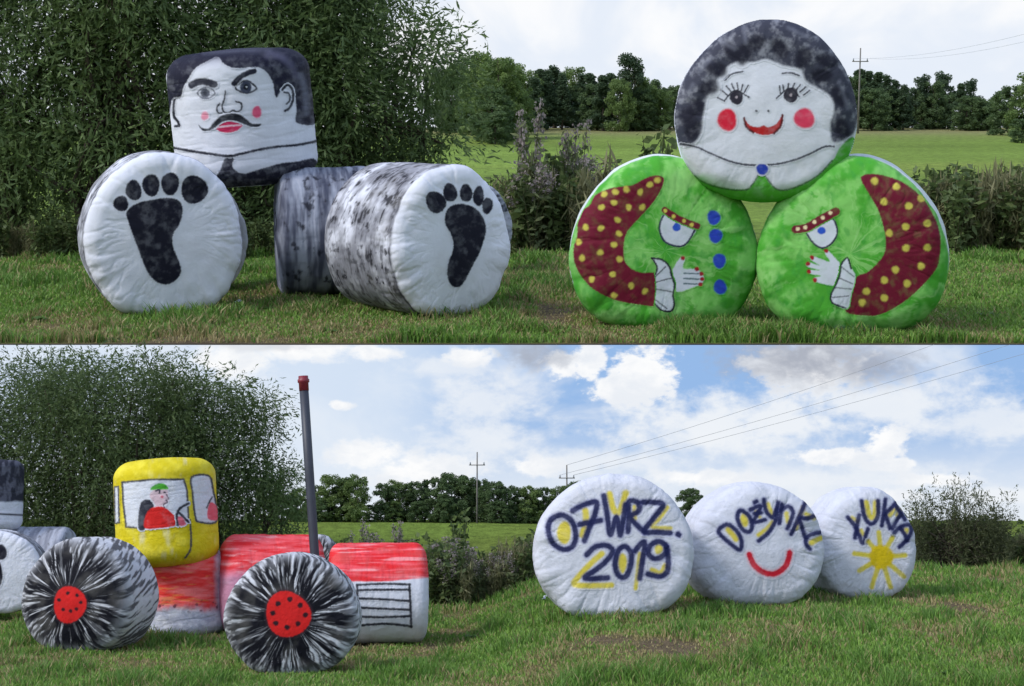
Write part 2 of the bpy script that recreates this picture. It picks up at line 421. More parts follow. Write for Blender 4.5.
def layer_alpha(U, V, ly):
    kind, P, w, col, soft, op, nz, closed = ly
    if kind == 's': sd = d_line(U, V, P, closed) - w - .25
    else:
        d = d_line(U, V, P, True); sd = np.where(inside(U, V, P), -d, d)
    sd = sd + .7 * (vn(U * .9, V * .9, 0, 5) - .5)
    a = sst(sd, soft, -soft) * op
    m = fbm(U * .16, V * .16, 0, 8, 4)
    return a * (1 - nz * .8 * sst(m, .42, .8)), sd

def spray(x, y, z, sc, lo, hi, seed):      # mottled hand-brushed paint
    return sst(fbm(x * sc, y * sc, z * sc, seed, 4), lo, hi)

class Bale:
    """a wrapped round bale. kind 'face': round end towards the viewer; 'up': standing on its end; 'side': lying across the view"""
    def __init__(s, fr, name, label, cat, group, boxpx, paint, turn=0.0, L=.9, rc=.17, kind='face', roll=0.0, Y=None, seed=1, puck=1.0, mat=None, flat=.93, bulge=.06, rough=1.0, pitch=0.0, sag=.02):
        s.fr, s.kind, s.seed, s.paint, s.puck, s.rough = fr, kind, seed, paint, puck, rough
        ul, ur, vt, vb = boxpx; uc, vc = (ul + ur) / 2, (vt + vb) / 2
        g = fr.ground(uc, vb)
        Yc = Y if Y is not None else g[1]
        zt = fr.at(uc, vt, Yc)[2]; zb = fr.at(uc, vb, Yc)[2]; ppm = F / Yc
        az = math.degrees(math.atan2(fr.at(uc, vc, Yc)[0], Yc))
        W = (ur - ul) / ppm
        s.flat, s.bulge, s.rc, s.sag = flat, bulge, rc, sag
        if kind == 'face':
            s.sz = (zt - zb) / (1 + flat); s.sx = W / 2 / max(.3, math.cos(R_(turn)))
            s.Rm = (s.sx + s.sz) / 2; s.Ln = 2 * L; a = R_(az + turn)
            cen = fr.at(uc, vc, Yc); cen[2] = zt - s.sz
            s.loc = Matrix.Translation(cen) @ Matrix.Rotation(-a, 4, 'Z') @ Matrix.Rotation(R_(roll), 4, 'Y')
        elif kind == 'up':
            s.sx = s.sz = s.Rm = W / 2; s.H = zt - zb; s.Ln = s.H / s.Rm
            cen = fr.at(uc, vc, Yc); cen[2] = zb + s.H / 2
            s.loc = Matrix.Translation(cen) @ Matrix.Rotation(R_(-az), 4, 'Z') @ Matrix.Rotation(R_(pitch), 4, 'X') @ Matrix.Rotation(R_(roll), 4, 'Y')
        else:
            s.sz = (zt - zb) / (1 + flat); s.sx = s.sz; s.Rm = s.sz; s.Ln = W / s.Rm / max(.5, math.cos(R_(turn)))
            cen = fr.at(uc, vc, Yc); cen[2] = zt - s.sz
            s.loc = Matrix.Translation(cen) @ Matrix.Rotation(R_(-az - 90 + turn), 4, 'Z') @ Matrix.Translation((0, -s.Ln * s.Rm / 2, 0)) @ Matrix.Rotation(R_(roll), 4, 'Y')
        s.Mloc = np.array(s.loc); s.off = .0026 * Yc / 15
        rc_ = s.rc; segs = [1 - rc_, math.pi / 2 * rc_, max(.05, s.Ln - 2 * rc_), math.pi / 2 * rc_, 1 - rc_]
        s.T = np.concatenate([[0], np.cumsum(segs)])
        s.mat = mat or (M_FABU if fr is UP else M_FABL)
        n = 360
        t = np.concatenate([np.linspace(.004, s.T[1], 110, endpoint=False), np.linspace(s.T[1], s.T[2], 18, endpoint=False), np.linspace(s.T[2], s.T[3], 84, endpoint=False), np.linspace(s.T[3], s.T[4], 10, endpoint=False), np.linspace(s.T[4], s.T[5] - .004, 8)])
        psi = np.linspace(-math.pi, math.pi, n, endpoint=False)
        PS, TT = np.meshgrid(psi, t)
        P = s.surf(PS, TT); col = s.color(PS, TT, P)
        I = np.arange(P.shape[0] * n).reshape(P.shape[0], n); J = np.roll(I, -1, 1)
        Q = np.stack([I[:-1], I[1:], J[1:], J[:-1]], -1).reshape(-1, 4)
        nv = P.shape[0] * n
        V = np.concatenate([P.reshape(-1, 3), P[0].mean(0)[None], P[-1].mean(0)[None]])
        T3 = np.concatenate([np.stack([np.full(n, nv), I[0], J[0]], -1), np.stack([np.full(n, nv + 1), J[-1], I[-1]], -1)])
        if kind == 'up': Q = Q[:, ::-1]; T3 = T3[:, ::-1]
        C = np.concatenate([col.reshape(-1, 3), col[0].mean(0)[None], col[-1].mean(0)[None]])
        s.ob = mesh(name, V, [Q, T3], s.mat, col=C)
        s.ob.matrix_world = fr.M @ s.loc
        fx = fr.at(ul + .12 * (ur - ul), vb, Yc)[0], fr.at(ur - .12 * (ur - ul), vb, Yc)[0]
        FOOT.setdefault(id(fr), []).append((fx[0], fx[1], Yc - (s.Rm if kind != 'face' else .02 * s.Rm)))
        tag(s.ob, label, cat, group)
        s._grid = None
    def prof(s, t):
        T, rc = s.T, s.rc; t = np.asarray(t, float)
        w1 = np.clip((t - T[1]) / (T[2] - T[1]), 0, 1) * math.pi / 2
        w2 = np.clip((t - T[3]) / (T[4] - T[3]), 0, 1) * math.pi / 2
        p = np.where(t < T[1], t, np.where(t < T[2], 1 - rc + rc * np.sin(w1), np.where(t < T[3], 1.0, np.where(t < T[4], 1 - rc + rc * np.cos(w2), T[5] - t))))
        q = np.where(t < T[1], 0, np.where(t < T[2], rc - rc * np.cos(w1), np.where(t < T[3], rc + t - T[2], np.where(t < T[4], s.Ln - rc + rc * np.sin(w2), s.Ln))))
        npp = np.where(t < T[1], 0, np.where(t < T[2], np.sin(w1), np.where(t < T[3], 1, np.where(t < T[4], np.cos(w2), 0))))
        nq = np.where(t < T[1], -1, np.where(t < T[2], -np.cos(w1), np.where(t < T[3], 0, np.where(t < T[4], np.sin(w2), 1))))
        q = q - s.bulge * np.clip(1 - (p / (1 - rc * .6)) ** 2, 0, 1) * np.where(t < T[2], 1, np.where(t > T[3], -1, 0))
        return p, q, npp, nq
    def rad(s, psi):
        r = 1 / np.sqrt((np.cos(psi) / s.sx) ** 2 + (np.sin(psi) / s.sz) ** 2)
        r = r * (1 + s.rough * .055 * (fbm(np.cos(psi) * 1.6 + 3, np.sin(psi) * 1.6, 0, s.seed, 3) - .5))
        if s.kind != 'up':
            sn = -np.sin(psi); r = r * (1 + s.sag * 2.6 * sn * (1 - sn * sn)); sn = np.maximum(sn, 1e-3); lim = s.flat * s.sz / sn          # the bale settles flat on the ground
            r = (r ** -14. + np.minimum(lim, 1e3) ** -14.) ** (-1 / 14.) * 1.012
        return r
    def surf(s, psi, t):
        p, q, npp, nq = s.prof(t); Rr = s.rad(psi)
        cs, sn = np.cos(psi), np.sin(psi)
        rim = s.T[1] + .3 * s.rc
        wv = np.exp(-((t - rim) / .24) ** 2) + .7 * np.exp(-((t - s.T[4]) / .3) ** 2)
        k = 3.4
        f1 = fbm(cs * k, sn * k, t * .9, s.seed + 20, 2); f2 = fbm(cs * 1.9 + 7, sn * 1.9, t * 1.6, s.seed + 30, 2)
        crease = -np.exp(-((f1 - .5) / .05) ** 2)
        d = s.puck * (wv * (.06 * (f1 - .5) + .010 * crease + .075 * (f2 - .5)))
        lump = fbm(cs * p * 2.1 + 11, sn * p * 2.1, q * 1.7, s.seed + 40, 3) - .5
        d = d + s.rough * .034 * lump
        wr = fbm(cs * 5.5 + 2 * p, sn * 5.5 + 2 * p, p * 1.2 + t, s.seed + 70, 3)   # taut film: fine gathers running in from the rim
        d = d - s.rough * s.puck * .0065 * np.exp(-((wr - .5) / .055) ** 2) * sst(p, .35, .85) * (t < s.T[2] + .5)
        # film wraps: faint bands and slanted folds round the side
        side = sst(t, s.T[1] + .05, s.T[2] + .08)
        sl = fbm(psi * 1.1 + q * 1.8, q * 7.0, 0, s.seed + 50, 3)
        d = d + s.rough * side * (.02 * (sl - .5) - .008 * np.exp(-((sl - .5) / .04) ** 2)) * (psi < 2.9) * (psi > -2.9)
        d = d * s.Rm
        r = Rr * p + d * npp; ax = q * s.Rm + d * nq
        if s.kind == 'up': P = np.stack([r * cs, r * sn, s.H / 2 - ax], -1)
        elif s.kind == 'face': P = np.stack([r * cs, ax, r * sn], -1)
        else: P = np.stack([r * cs, ax, r * sn], -1)
        return P
    def uv(s, P):
        L = P @ s.Mloc[:3, :3].T + s.Mloc[:3, 3]; return s.fr.proj(L)
    def color(s, psi, t, P):
        p, q, npp, nq = s.prof(t); U, V = s.uv(P)
        sg = -1 if s.kind == 'up' else 1
        return s.paint(dict(psi=psi, t=t, p=p, q=q, P=P / s.Rm, U=U, V=V, T=s.T, seed=s.seed, front=(t < s.T[1] + .6 * s.rc)))
    def grid(s):
        if s._grid is not None: return s._grid
        ppm = F / s.Mloc[1, 3]; st = .62 / ppm
        if s.kind == 'face':
            m = max(s.sx, s.sz) * 1.02; a = np.arange(-m, m, st); X, Zz = np.meshgrid(a, a)
            psi = np.arctan2(Zz, X); rr = np.hypot(X, Zz) / s.rad(psi)
            tt = np.linspace(0, s.T[2], 800); t = np.interp(rr, s.prof(tt)[0], tt); ok = rr < .9995
            P = s.surf(psi, t)
            # use the true (x, z) so that the radial displacement does not skew the grid
        else:
            psi = np.arange(-math.pi, math.pi, st / s.Rm)
            if s.kind == 'side': t = np.arange(.2, s.T[5] - .2, st / s.Rm)
            else: t = np.arange(s.T[1] * .8, s.T[4], st / s.Rm)
            psi, t = np.meshgrid(psi, t); P = s.surf(psi, t); ok = np.ones(psi.shape, bool)
        col = s.color(psi, t, P)
        N = np.cross(np.gradient(P, axis=1), np.gradient(P, axis=0)); N /= np.linalg.norm(N, axis=-1, keepdims=True) + 1e-12
        if s.kind == 'face': N *= np.where(N[..., 1:2] > 0, -1, 1) * np.where(t[..., None] < s.T[1], 1, 1)
        L = P @ s.Mloc[:3, :3].T + s.Mloc[:3, 3]; view = L - np.array([0, 0, s.fr.h]); view /= np.linalg.norm(view, axis=-1, keepdims=True)
        Nl = N @ s.Mloc[:3, :3].T
        if s.kind != 'face':
            cen = s.Mloc[:3, :3].T @ (np.array([0, 0, s.fr.h]) - s.Mloc[:3, 3])
            radial = P.copy(); radial[..., 2 if s.kind == 'up' else 1] = 0
            sgn = np.sign((N * radial).sum(-1))[..., None]; N = N * sgn; Nl = Nl * sgn
        ok &= (Nl * view).sum(-1) < -.03
        U, V = s.fr.proj(L)
        s._grid = (P + N * s.off, U, V, ok, col, N); return s._grid
    def decal(s, name, layers, label=None, lift=1.0, parent=None, under=None):
        P, U, V, ok, base, N = s.grid()
        lo = np.min([l[1].min(0) - l[2] - 3 for l in layers], 0); hi = np.max([l[1].max(0) + l[2] + 3 for l in layers], 0)
        sel = ok & (U > lo[0]) & (U < hi[0]) & (V > lo[1]) & (V < hi[1])
        if not sel.any(): print('empty decal', name); return None
        r0, r1 = np.where(sel.any(1))[0][[0, -1]]; c0, c1 = np.where(sel.any(0))[0][[0, -1]]
        sl = (slice(r0, r1 + 1), slice(c0, c1 + 1))
        u, v, k = U[sl], V[sl], sel[sl]; col = base[sl].copy() if under is None else np.broadcast_to(under, base[sl].shape).copy(); tot = np.zeros(u.shape)
        for ly in layers:
            a, _ = layer_alpha(u, v, ly); col = lerp(col, ly[3], a); tot = np.maximum(tot, a)
        good = k & (tot > .012)
        cell = (good[:-1, :-1] | good[1:, :-1] | good[1:, 1:] | good[:-1, 1:]) & k[:-1, :-1] & k[1:, :-1] & k[1:, 1:] & k[:-1, 1:]
        I = np.arange(u.size).reshape(u.shape)
        Q = np.stack([I[:-1, :-1], I[:-1, 1:], I[1:, 1:], I[1:, :-1]], -1)[cell]
        if not len(Q): print('empty decal', name); return None
        used, inv = np.unique(Q.ravel(), return_inverse=True)
        Pp = (P[sl] + N[sl] * s.off * (lift - 1)).reshape(-1, 3)[used]
        o = mesh(name, Pp, inv.reshape(-1, 4), s.mat, parent or s.ob, col=col.reshape(-1, 3)[used])
        if label: o['label'] = label
        return o

WHITE = np.array([.70, .73, .83]); WHITE_SHADED = WHITE * .84; INK = c(28, 30, 42)  # the darker white is the same cloth with shade put into its colour
def dirt(d, col):
    z = d['P'][..., 2]; n = fbm(d['P'][..., 0] * 3, d['P'][..., 1] * 3, z * 3, d['seed'] + 60, 3)
    k = sst(n, .5, .75) * .12
    return lerp(col, np.array([.42, .41, .38]), k)
def p_white(d): return dirt(d, np.broadcast_to(WHITE, d['U'].shape + (3,)))
def p_cloth_shaded(d): return dirt(d, np.broadcast_to(WHITE_SHADED, d['U'].shape + (3,)))  # lettered bales: white cloth darkened evenly to imitate faces in shade
def p_leg(d):          # white end, side dabbed with black spray, dark line round the rim
    P = d['P']; col = np.broadcast_to(WHITE, d['U'].shape + (3,))
    side = 1 - sst(d['t'], d['T'][2], d['T'][2] - .05)
    dab = np.maximum(.9 * spray(P[..., 0], P[..., 1] * 1.2, P[..., 2], 11, .54, .70, d['seed']), .6 * spray(d['psi'] * 5, P[..., 1] * 22, 0, 1.0, .52, .72, d['seed'] + 1)); haze = spray(P[..., 0], P[..., 1], P[..., 2], 2.6, .3, .62, d['seed'] + 3) * .7; clus = spray(P[..., 0], P[..., 1], P[..., 2], 5, .5, .66, d['seed'] + 6)
    col = lerp(col, c(70, 70, 80), side * np.clip(haze, 0, 1)); col = lerp(col, c(30, 29, 36), side * np.clip(dab * .8 + clus * (.35 + .6 * dab), 0, 1) * .92)
    ring = np.exp(-((d['t'] - d['T'][2] + .02) / .035) ** 2) * sst(fbm(np.cos(d['psi']) * 3, np.sin(d['psi']) * 3, 0, 4, 2), .3, .5)
    col = lerp(col, c(40, 40, 50), .8 * ring)
    return dirt(d, col)
def p_grey(d):         # dark streaks running round the bale
    P = d['P']; col = np.broadcast_to(c(158, 164, 180), d['U'].shape + (3,))
    w = spray(d['q'] * 9, d['psi'] * 1.3, 0, 1.0, .34, .66, d['seed']); w2 = spray(P[..., 0], P[..., 1] * 1.6, P[..., 2], 7, .58, .76, d['seed'] + 2)
    return lerp(lerp(col, c(70, 74, 92), w * .95), c(30, 32, 42), .9 * w2)
def p_wheel(cu, cv, ru, strength=1.0):
    def f(d):
        P = d['P']; x, z = P[..., 0], P[..., 2]; r = d['p'] + .0 * x; psi = d['psi']
        col = np.broadcast_to(np.array([.57, .59, .65]), d['U'].shape + (3,))
        face = sst(d['t'], d['T'][2] + .06, d['T'][1])
        wob = .25 * (fbm(np.cos(psi) * 2, np.sin(psi) * 2, d['t'] * 3, d['seed'] + 5, 2) - .5)
        a = vn((psi + wob) * 22, r * 2.4, 0, d['seed']) * .6 + .4 * vn((psi + .6 * wob) * 41, r * 3.5, 0, d['seed'] + 1); b = vn((psi - wob) * 37 + 9, r * 3.0, 0, d['seed'] + 7)
        dens = .425 + .12 * sst(r, .85, 1.02) - .10 * sst(r, .55, .3) - .03 * strength
        st = np.maximum(sst(a, dens - .13, dens + .10), .85 * sst(b, dens - .02, dens + .16))
        sd = .6 * vn(d['q'] * 2.0 + psi * 3, psi * 20 - d['q'] * 9, 0, d['seed'] + 3) + .4 * vn(d['q'] * 4.0 + psi * 3, psi * 34 - d['q'] * 15, 0, d['seed'] + 4)
        s_side = sst(sd, .44, .60) * .72
        k = face * st + (1 - face) * np.minimum(1, s_side * 1.15)
        return dirt(d, lerp(col, c(19, 20, 29), np.clip(k, 0, 1)))
    return f
def brush(d, ca, cb, sx, sy, seed, lo=.35, hi=.7):
    k = sst(fbm(d['U'] * sx, d['V'] * sy, 0, seed, 4), lo, hi); return lerp(np.broadcast_to(ca, k.shape + (3,)), cb, k)
RED_A, RED_B, RED_C = c(205, 38, 42), c(228, 92, 100), c(240, 170, 175)

# --- the man with the moustache
GM = 'bales of the moustached man figure'
DK = c(27, 28, 42)
b1 = Bale(UP, 'foot_bale', 'white round bale with a black footprint, big toe right, left under the moustached head', 'hay bale', GM, (88, 243, 153, 318), p_leg, turn=-7, L=.62, seed=3, puck=1.15)
z = Z(70, 145, 3.922)
b1.decal('footprint', [z.f([(222, 262), (260, 230), (320, 215), (390, 207), (432, 222), (442, 262), (430, 310), (405, 350), (405, 400), (425, 450), (436, 490), (425, 520), (390, 545), (350, 543), (315, 515), (290, 470), (270, 415), (245, 350), (228, 300)], DK, nz=.12),
    z.e(200, 230, 31, 30, DK), z.e(250, 178, 32, 40, DK, rot=-15), z.e(318, 158, 34, 45, DK, rot=-8), z.e(393, 152, 35, 46, DK), z.e(487, 175, 53, 56, DK, rot=30)])
Bale(UP, 'leg_bale', 'black sprayed white bale hidden behind the left footprint bale under the head', 'hay bale', GM, (100, 247, 166, 303), p_leg, turn=-4, L=.5, seed=5, Y=36.0)
b3 = Bale(UP, 'foot_bale', 'round bale with a black footprint, big toe left, and black dabbed side', 'hay bale', GM, (398, 514, 165, 319), p_leg, turn=-35, L=.98, seed=8, puck=1.25)
z = Z(260, 155, 3.938)
b3.decal('footprint', [z.f([(728, 240), (745, 205), (790, 192), (840, 205), (875, 240), (890, 290), (880, 340), (862, 390), (840, 430), (815, 480), (795, 512), (770, 522), (745, 505), (736, 465), (742, 420), (757, 380), (760, 345), (750, 310), (730, 275)], DK, nz=.12),
    z.e(692, 186, 40, 44, DK, rot=-25), z.e(748, 148, 29, 36, DK, rot=-8), z.e(811, 150, 25, 36, DK), z.e(860, 162, 22, 40, DK, rot=5), z.e(895, 200, 21, 33, DK, rot=10)])
Bale(UP, 'leg_bale', 'grey streaked bale lying behind the right-leaning footprint bale, under the head', 'hay bale', GM, (279, 372, 167, 294), p_grey, kind='side', turn=5, rc=.12, seed=9, Y=35.3, puck=.5)
def p_edge(d): return lerp(p_grey(d) * .6, WHITE, .45 * spray(d['P'][..., 0], d['P'][..., 1] * .5, d['P'][..., 2] * 3, 3, .4, .6, 4))
Bale(UP, 'painted_bale', 'grey and white bale peeking out right behind the right-leaning footprint', 'hay bale', GM, (440, 514, 183, 268), p_edge, turn=-20, L=.9, seed=12, Y=40)
def p_manhead(d):
    w = p_white(d); return lerp(w, c(58, 59, 76), sst(d['t'], d['T'][2] - .02, d['T'][1] + .02))
hd = Bale(UP, 'head_bale', 'upright bale painted as a moustached black haired man, on top of the leg bales', 'hay bale', GM, (174, 312, 53, 181), p_manhead, kind='up', Y=35.6, roll=-4.5, pitch=3, rc=.30, seed=14, puck=.35, rough=.6)
z = Z(165, 40, 4.575)
HAIR = c(31, 32, 50)
hd.decal('hair', [z.f([(20, 330), (36, 268), (75, 258), (85, 220), (110, 175), (140, 130), (190, 100), (240, 78), (265, 105), (300, 125), (345, 130), (420, 125), (460, 145), (490, 190), (500, 240), (510, 262), (535, 225), (552, 203), (580, 210), (592, 250), (600, 320), (602, 380), (700, 372), (710, 200), (680, 60), (560, 0), (400, -10), (200, 0), (60, 40), (10, 150)], HAIR, nz=.15),
    z.s([(470, 70), (520, 75), (570, 110), (600, 170)], 14, c(95, 95, 118), 3.2, .6, .6), z.s([(620, 160), (640, 240), (645, 330)], 12, c(120, 124, 142), 3.0, .6, .6), z.s([(180, 60), (330, 50), (480, 52)], 8, c(84, 86, 104), 3, .6, .6)])
hd.decal('eyebrow', [z.s([(122, 207), (150, 193), (190, 192), (226, 203)], 15, c(52, 54, 66), 1)])
hd.decal('eyebrow', [z.s([(315, 200), (345, 170), (380, 150), (408, 143)], 11, c(38, 40, 54))])
hd.decal('eye', [z.s([(150, 240), (170, 222), (195, 216), (220, 228), (228, 245), (205, 265), (180, 268), (160, 258)], 2.2, c(110, 114, 128), .8, closed=True), z.e(184, 243, 22, 24, c(92, 96, 110), 1.2), z.e(184, 243, 9, 10, c(62, 66, 78), 1)])
hd.decal('eye', [z.s([(322, 218), (350, 192), (380, 188), (405, 205), (418, 222), (390, 240), (355, 240)], 3.2, c(50, 52, 62), closed=True), z.e(370, 216, 27, 28, c(58, 64, 84)), z.e(370, 216, 11, 12, c(24, 26, 34)), z.e(373, 214, 4, 4, c(190, 195, 205), .5)])
hd.decal('nose', [z.s([(277, 235), (272, 270), (262, 300), (268, 325), (290, 335), (310, 322), (330, 328), (350, 315), (348, 290), (325, 282)], 3, c(46, 48, 58)), z.s([(250, 292), (238, 310), (242, 332), (260, 335)], 3, c(46, 48, 58))])
hd.decal('cheek', [z.e(183, 347, 17, 20, c(232, 140, 165), 1.2, .9)])
hd.decal('cheek', [z.e(420, 330, 22, 27, c(222, 92, 128), 1.1)])
hd.decal('mouth', [z.f([(230, 400), (260, 380), (290, 370), (320, 376), (355, 385), (340, 408), (310, 422), (275, 424), (245, 415)], c(198, 48, 92)), z.s([(238, 400), (290, 393), (346, 389)], 2.6, c(225, 195, 210), .6)])
hd.decal('moustache', [z.f([(155, 388), (175, 404), (203, 402), (222, 378), (255, 348), (300, 336), (340, 340), (370, 360), (400, 383), (438, 383), (425, 397), (390, 396), (360, 384), (330, 372), (295, 368), (260, 376), (235, 397), (205, 414), (172, 414)], c(34, 37, 46))], lift=1.6)
hd.decal('ear', [z.s([(66, 262), (46, 268), (40, 310), (44, 352), (58, 370), (66, 392), (48, 394)], 5, c(36, 38, 50))])
hd.decal('ear', [z.s([(535, 228), (558, 206), (580, 225), (585, 265), (570, 308), (548, 325)], 5, c(36, 38, 50)), z.s([(545, 240), (565, 245), (570, 275), (556, 292)], 3.5, c(60, 62, 72))], lift=1.8)
hd.decal('collar', [z.s([(34, 492), (120, 508), (200, 520), (290, 531), (350, 520), (430, 502), (520, 488), (610, 480), (690, 463)], 5, c(40, 42, 54))])
hd.decal('jacket', [z.f([(272, 545), (300, 530), (315, 545), (308, 575), (330, 602), (365, 610), (430, 592), (520, 566), (600, 556), (690, 548), (700, 660), (600, 700), (450, 720), (300, 720), (215, 690), (232, 630), (255, 590)], c(38, 39, 54), nz=.25)])

# --- the woman in the green dress
GW = 'bales of the woman figure in the green dress'
def p_green(white_side):
    def f(d):
        U, V, P = d['U'], d['V'], d['P']
        k = fbm(P[..., 0] * 6, P[..., 1] * 6, P[..., 2] * 6, d['seed'], 4); k2 = fbm(P[..., 0] * 16, P[..., 1] * 16, P[..., 2] * 9, d['seed'] + 2, 3)
        col = lerp(np.broadcast_to(c(74, 160, 52), U.shape + (3,)), c(122, 190, 98), sst(k, .40, .66)); col = lerp(col, c(58, 146, 60), .5 * sst(k2, .50, .72)); br = fbm(d['psi'] * 9 + 6 * k, d['p'] * 3, 0, d['seed'] + 9, 3); col = lerp(col, c(152, 206, 128), .5 * sst(br, .54, .7))
        # sprayed on one end only: paint fades out over the rim
        n = .10 * (fbm(np.cos(d['psi']) * 4, np.sin(d['psi']) * 4, 0, d['seed'] + 5, 3) - .5)
        w = sst(d['t'] + n, d['T'][2] - .06, d['T'][2] + .16) * .85
        low = sst(-P[..., 2] + 2 * n, .80, .9) * .75
        return lerp(col, WHITE, np.clip(np.maximum(w, low), 0, 1))
    return f
BUR, YEL, BLU, CUF = c(104, 24, 46), c(196, 190, 84), c(42, 66, 178), c(196, 204, 218)
d1 = Bale(UP, 'dress_bale', 'green bale painted with a burgundy sleeve and four blue buttons', 'hay bale', GW, (570, 760, 156, 330), p_green(0), turn=-3, sag=.05, flat=.86, rc=.24, L=.62, seed=21, puck=.7)
d2 = Bale(UP, 'dress_bale', 'green bale painted with a burgundy sleeve curving down its right rim, no buttons', 'hay bale', GW, (757, 944, 157, 335), p_green(1), turn=3, sag=.05, flat=.86, rc=.24, L=.62, seed=22, puck=.7)
z = Z(560, 145, 3.61)
dots = [(160, 178), (200, 170), (240, 160), (325, 143), (290, 170), (352, 127), (150, 225), (195, 208), (248, 225), (297, 225), (208, 270), (93, 297), (148, 300), (213, 320), (195, 360), (68, 350), (145, 388), (80, 408), (215, 412), (190, 467), (115, 485), (195, 543), (257, 508), (307, 527)]
d1.decal('sleeve', [z.f([(375, 120), (365, 160), (330, 215), (280, 270), (245, 310), (232, 350), (232, 410), (250, 440), (290, 460), (345, 465), (350, 520), (345, 578), (280, 575), (200, 560), (120, 520), (75, 470), (52, 420), (50, 370), (62, 330), (65, 280), (80, 240), (110, 215), (130, 180), (190, 155), (260, 145), (300, 125), (340, 110)], BUR, nz=.12)]
    + [z.e(x, y, 12, 10, YEL, 1.3, .9, rot=x) for x, y in dots])
d1.decal('painted_eye', [z.f([(375, 250), (362, 280), (360, 310), (375, 345), (405, 362), (440, 365), (465, 345), (490, 300), (430, 265)], CUF), z.s([(375, 250), (362, 280), (360, 310), (375, 345), (405, 362), (440, 365), (465, 345), (490, 300)], 2.6, c(40, 42, 70)), z.e(421, 297, 15, 15, c(44, 84, 190))])
d1.decal('eyebrow', [z.s([(378, 235), (420, 262), (460, 280), (495, 292)], 11, BUR)] + [z.e(x, y, 7, 7, YEL, .9) for x, y in ((380, 237), (410, 258), (447, 274), (475, 288))], lift=1.8)
d1.decal('cuff', [z.f([(332, 408), (370, 415), (395, 440), (402, 470), (413, 505), (408, 540), (412, 575), (400, 600), (365, 595), (345, 575), (348, 520), (345, 465), (350, 440)], CUF), z.s([(332, 408), (370, 415), (395, 440), (402, 470), (413, 505), (408, 540), (412, 575), (400, 600), (365, 595), (345, 575)], 2.6, INK), z.s([(332, 408), (350, 440), (346, 465)], 2.4, INK),
    z.s([(345, 475), (380, 440)], 1.6, INK, op=.8), z.s([(348, 520), (405, 530)], 1.6, INK, op=.8), z.s([(346, 560), (385, 590)], 1.6, INK, op=.8), z.s([(347, 495), (402, 480)], 1.6, INK, op=.8)], lift=1.6)
d1.decal('painted_hand', [z.f([(402, 465), (416, 432), (438, 403), (450, 412), (445, 445), (490, 448), (508, 460), (520, 482), (510, 502), (490, 510), (430, 530), (410, 512)], CUF)] + [z.s([(448, y), (500, y + 2)], 1.8, c(90, 110, 120), .6) for y in (463, 482, 500)]
    + [z.e(x, y, 8, 8, c(150, 30, 40)) for x, y in ((443, 408), (494, 448), (511, 465), (513, 484), (507, 503))])
for x, y in ((555, 262), (562, 328), (575, 418), (578, 513)): d1.decal('button', [z.e(x, y, 24, 26, BLU, 1.2)])
z = Z(750, 145, 3.61)
dots = [(450, 130), (528, 150), (617, 193), (573, 220), (483, 205), (640, 283), (562, 295), (502, 318), (563, 372), (640, 370), (617, 437), (525, 450), (485, 488), (567, 500), (420, 528), (485, 552), (405, 568)]
d2.decal('sleeve', [z.f([(400, 118), (440, 105), (500, 115), (560, 140), (620, 190), (660, 250), (685, 320), (685, 400), (670, 450), (620, 510), (550, 570), (470, 612), (400, 615), (345, 600), (360, 550), (380, 480), (430, 455), (480, 400), (490, 350), (480, 290), (460, 230), (425, 170)], BUR, nz=.15)] + [z.e(x, y, 13, 13, YEL, 1.3, .9) for x, y in dots])
d2.decal('painted_eye', [z.f([(205, 320), (230, 355), (262, 372), (295, 355), (315, 320), (310, 285), (295, 265), (240, 295)], CUF), z.s([(205, 320), (230, 355), (262, 372), (295, 355), (315, 320), (310, 285), (300, 268)], 2.4, c(40, 42, 60)), z.e(258, 309, 15, 13, c(44, 84, 190))])
d2.decal('eyebrow', [z.s([(165, 305), (205, 298), (245, 275), (310, 240)], 14, BUR)] + [z.e(x, y, 7, 7, c(225, 210, 170), .9) for x, y in ((173, 303), (200, 297), (233, 278), (263, 262), (290, 245))], lift=1.8)
d2.decal('cuff', [z.f([(352, 408), (330, 430), (325, 465), (310, 505), (293, 540), (298, 570), (350, 590), (365, 540), (380, 475), (362, 440)], CUF), z.s([(365, 445), (352, 408), (330, 430), (325, 465), (310, 505), (293, 540), (298, 570), (345, 588)], 2.4, INK)] + [z.s([(a, b), (e_, f_)], 1.5, INK, .6, .7) for a, b, e_, f_ in ((330, 440, 375, 475), (322, 480, 370, 500), (310, 515, 365, 520), (298, 550, 355, 545))], lift=1.6)
d2.decal('painted_hand', [z.f([(330, 435), (305, 405), (280, 380), (270, 390), (288, 422), (230, 402), (218, 412), (250, 434), (210, 424), (206, 438), (250, 452), (214, 452), (216, 464), (255, 472), (232, 480), (240, 494), (310, 506), (325, 465)], CUF)] + [z.e(x, y, 8, 8, c(150, 26, 36)) for x, y in ((275, 382), (224, 406), (209, 429), (213, 457), (235, 487))])
def p_whead(d):
    w = np.broadcast_to(WHITE, d['U'].shape + (3,))
    g = sst(-d['P'][..., 2] + .12 * (fbm(d['P'][..., 0] * 4, d['P'][..., 1] * 4, 0, 3, 3) - .5), .62, .72) * sst(d['t'], d['T'][1] - .05, d['T'][2])
    return dirt(d, lerp(w, c(90, 175, 60), g))
wh = Bale(UP, 'head_bale', 'bale painted as a curly haired woman face with red cheeks', 'hay bale', GW, (679, 856, 20, 206), p_whead, turn=-4, L=.6, seed=25, puck=.4, Y=29.3, flat=.99, rc=.22)
z = Z(660, 10, 3.348)
